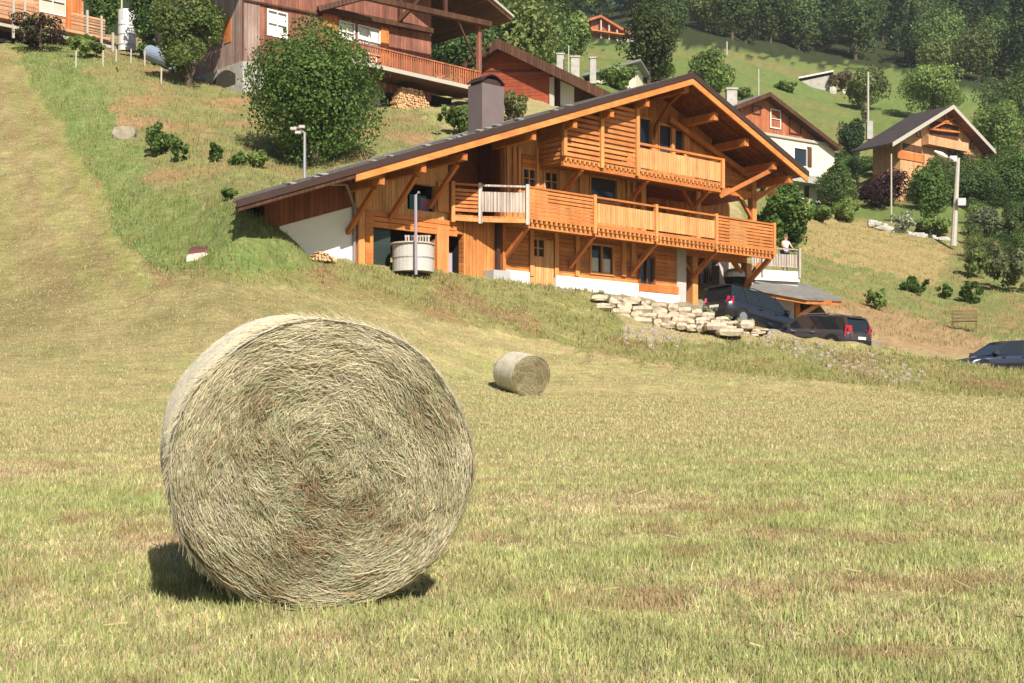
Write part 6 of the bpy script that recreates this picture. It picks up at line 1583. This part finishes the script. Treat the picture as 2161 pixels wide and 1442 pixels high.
        for wx in (xr + .78, xf - .82):
            c_ = Vector((wx, sg * (W2 - .10), .32))
            wh = T(MB().tube([c_ - Vector((0, sg * .1, 0)), c_ + Vector((0, sg * .11, 0))], .32, 20)).build('wheel', M['tyre'], root)
            rm = MB().tube([c_ + Vector((0, sg * .112, 0)), c_ + Vector((0, sg * .125, 0))], .21, 14)
            T(rm).build('rim', M['chrome'], wh)
            ar = MB(); k = 9
            for i in range(k):
                t0, t1 = math.pi * i / k, math.pi * (i + 1) / k
                ar.hexa([Vector((wx + r_ * math.cos(t), sg * (W2 + o_), .32 + r_ * math.sin(t))) for o_ in (.002, .014) for t, r_ in ((t0, .35), (t1, .35), (t1, .40), (t0, .40))])
            T(ar).build('wheel_arch', M['carblack'], root)
    T(MB().box(xr - .035, xr + .04, -W2 * .78, W2 * .78, .34, .52)).build('rear_bumper', M['carblack'], root)
    T(MB().box(xf - .04, xf + .03, -W2 * .66, W2 * .66, .30, .44)).build('front_bumper', M['carblack'], root)
    T(MB().box(xr - .045, xr - .036, -.26, .26, belt * .62, belt * .62 + .11)).build('number_plate', M['white'], root)
    T(MB().box(xf + .031, xf + .04, -.26, .26, .33, .43)).build('number_plate', M['white'], root)
    return root
M['carglass'] = m_glass('tinted_car_glass', (.015, .02, .025), .05)
M['carblack'] = m_plain('black_trim', (.015, .015, .017), .5)
M['tyre'] = m_plain('tyre_rubber', (.02, .02, .02), .9)
M['chrome'] = m_plain('alloy', (.5, .5, .52), .3, .8)
M['redlamp'] = m_plain('red_lamp_glass', (.42, .012, .035), .2, 0, 0, spec=.6)
M['clearlamp'] = m_plain('clear_lamp_glass', (.75, .77, .8), .1, 0, 0, spec=.8)
pblack = m_plain('black_blue_paint', (.018, .022, .035), .28, .3, 0, spec=.6, coat=.8)
pgrey = m_plain('dark_grey_paint', (.07, .07, .085), .3, .4, 0, spec=.6, coat=.7)
pnavy = m_plain('navy_paint', (.022, .03, .065), .28, .4, 0, spec=.6, coat=.8)
car('parked_minivan', 'black minivan with a red tail lamp parked nose down above the stone wall', 1585, 58.6, math.radians(35), -.17, 4.35, 1.78, 1.62, pblack, 'van', -.15)
car('parked_wagon', 'dark grey station wagon parked behind the minivan, its rear turned to the right', 1720, 57.6, math.radians(180 - 48), .09, 4.3, 1.75, 1.48, pgrey, 'wagon', .05, silver=True)
car('parked_car', 'navy blue car cut by the right edge, front to the left', 2116, 57.5, math.radians(180 + 12), -.03, 4.3, 1.76, 1.46, pnavy, 'car', .1)

# ---------------------------------------------------------------- the person on the terrace
def person(name, label, loc, face, shirt, trousers):
    root = thing(name, label, 'person', loc)
    J = dict(pel=(0, 0, .95), wst=(0, 0, 1.10), chs=(.02, 0, 1.33), nck=(.03, 0, 1.48), hd0=(.05, 0, 1.56), hd1=(.06, 0, 1.68),
             sl=(.02, .19, 1.42), el=(.16, .25, 1.18), hl=(.36, .20, 1.08), sr=(.02, -.19, 1.42), er=(.16, -.25, 1.18), hr=(.36, -.20, 1.08),
             kl=(.03, .11, .5), fl=(-.01, .12, .08), tl=(.14, .13, .03), kr=(.0, -.11, .5), fr=(-.02, -.12, .08), tr=(.13, -.13, .03), hpl=(0, .09, .90), hpr=(0, -.09, .90))
    rad = dict(pel=(.14, .16), wst=(.11, .14), chs=(.12, .17), nck=(.055, .055), hd0=(.085, .075), hd1=(.095, .08), sl=(.06, .06), el=(.045, .045), hl=(.032, .03), sr=(.06, .06), er=(.045, .045), hr=(.032, .03),
               kl=(.065, .065), fl=(.045, .045), tl=(.035, .04), kr=(.065, .065), fr=(.045, .045), tr=(.035, .04), hpl=(.10, .10), hpr=(.10, .10))
    E = [('pel', 'wst'), ('wst', 'chs'), ('chs', 'nck'), ('nck', 'hd0'), ('hd0', 'hd1'), ('chs', 'sl'), ('sl', 'el'), ('el', 'hl'), ('chs', 'sr'), ('sr', 'er'), ('er', 'hr'), ('pel', 'hpl'), ('hpl', 'kl'), ('kl', 'fl'), ('fl', 'tl'), ('pel', 'hpr'), ('hpr', 'kr'), ('kr', 'fr'), ('fr', 'tr')]
    def grow(names, edges, mat, nm, infl=1.0, root_j=None):
        idx = {k: i for i, k in enumerate(names)}
        Mr = Matrix.Translation(Vector(loc)) @ Matrix.Rotation(face, 4, 'Z')
        me = bpy.data.meshes.new(nm); me.from_pydata([J[k] for k in names], [(idx[a], idx[b]) for a, b in edges], [])
        o = bpy.data.objects.new(nm, me); COL.objects.link(o)
        sk_ = o.modifiers.new('skin', 'SKIN'); sd_ = o.modifiers.new('sub', 'SUBSURF'); sd_.levels = sd_.render_levels = 2
        for k in names:
            v = me.skin_vertices[0].data[idx[k]]; v.radius = (rad[k][0] * infl, rad[k][1] * infl); v.use_root = (k == (root_j or names[0]))
        dg = bpy.context.evaluated_depsgraph_get(); em = bpy.data.meshes.new_from_object(o.evaluated_get(dg))
        bpy.data.objects.remove(o); em.transform(Mr); em.materials.clear(); em.materials.append(mat)
        for p_ in em.polygons: p_.use_smooth = True
        return link_mesh(nm, em, root)
    skin = m_plain('skin', (.55, .33, .24), .6)
    body = grow(list(J), E, skin, 'body', 1.0, 'pel')
    grow(['wst', 'chs', 'pel', 'sl', 'sr'], [('wst', 'chs'), ('pel', 'wst'), ('chs', 'sl'), ('chs', 'sr')], shirt, 'shirt', 1.13, 'wst')
    grow(['pel', 'hpl', 'hpr', 'kl', 'kr'], [('pel', 'hpl'), ('pel', 'hpr'), ('hpl', 'kl'), ('hpr', 'kr')], trousers, 'shorts', 1.12, 'pel')
    Mr = Matrix.Translation(Vector(loc)) @ Matrix.Rotation(face, 4, 'Z')
    hb = MB()
    for i in range(7):
        for j in range(12):
            t0, t1 = math.pi * (.02 + .5 * i / 7), math.pi * (.02 + .5 * (i + 1) / 7); a0, a1 = 2 * math.pi * j / 12, 2 * math.pi * (j + 1) / 12
            hb.add([Mr @ Vector((.03 + .115 * math.sin(t) * math.cos(a) , .098 * math.sin(t) * math.sin(a), 1.665 + .12 * math.cos(t) - .02 * math.cos(a))) for t, a in ((t0, a0), (t1, a0), (t1, a1), (t0, a1))], [(0, 1, 2, 3)])
    hb.build('hair', m_plain('light_brown_hair', (.16, .09, .05), .7), root)
    fb = MB()
    for (x, y, z, s_) in ((.150, .032, 1.645, .010), (.150, -.032, 1.645, .010)): fb.rock(Mr @ Vector((x, y, z)), (s_ * 2, s_ * 2, s_ * 1.6), rk)
    fb.build('eyes', M['dark'], root)
    MB().rock(Mr @ Vector((.163, 0, 1.615)), (.03, .026, .045), rk).build('nose', skin, root)
    MB().rock(Mr @ Vector((.145, 0, 1.575)), (.012, .045, .014), rk).build('mouth', m_plain('lips', (.4, .15, .13), .6), root)
    for sg in (-1, 1):
        MB().rock(Mr @ Vector((.045, sg * .088, 1.635)), (.035, .022, .06), rk).build('ear', skin, root)
        for k, (dy, ln_) in enumerate(((-.028, .055), (-.010, .065), (.009, .062), (.026, .05))):
            p0 = Vector((.375, sg * .20 + dy, 1.075)); MB().tube([Mr @ p0, Mr @ (p0 + Vector((ln_ * .6, 0, -.006))), Mr @ (p0 + Vector((ln_ * .75, 0, -.035)))], [.009, .008, .006], 6).build('finger', skin, root)
        p0 = Vector((.36, sg * .17, 1.075)); MB().tube([Mr @ p0, Mr @ (p0 + Vector((.03, -sg * .025, -.005))), Mr @ (p0 + Vector((.05, -sg * .03, -.025)))], [.011, .009, .007], 6).build('thumb', skin, root)
    return root
pl = T_.p(T_.s(1657, -.42), -.42, z_t)
person('person', 'person in a white top leaning on the terrace railing at the right of the chalet', pl, math.atan2(T_.N.y, T_.N.x), m_plain('white_shirt', (.75, .70, .68), .8), m_plain('dark_shorts', (.08, .09, .12), .8))
# ---------------------------------------------------------------- the air over the valley
hz = MB(); hz.box(-520, 520, -60, 480, -40, 150)
m = bpy.data.materials.new('valley_haze'); m.use_nodes = True; nt = m.node_tree
nt.nodes.remove(nt.nodes["Principled BSDF"])
pv = N(nt, "ShaderNodeVolumePrincipled"); pv.inputs["Color"].default_value = (.86, .92, 1.0, 1); pv.inputs["Density"].default_value = .00018; pv.inputs["Anisotropy"].default_value = 0.0
nt.links.new(pv.outputs[0], nt.nodes["Material Output"].inputs["Volume"])
o = hz.build('haze', m); tag(o, 'thin blue summer haze filling the valley air', 'haze', kind='stuff')
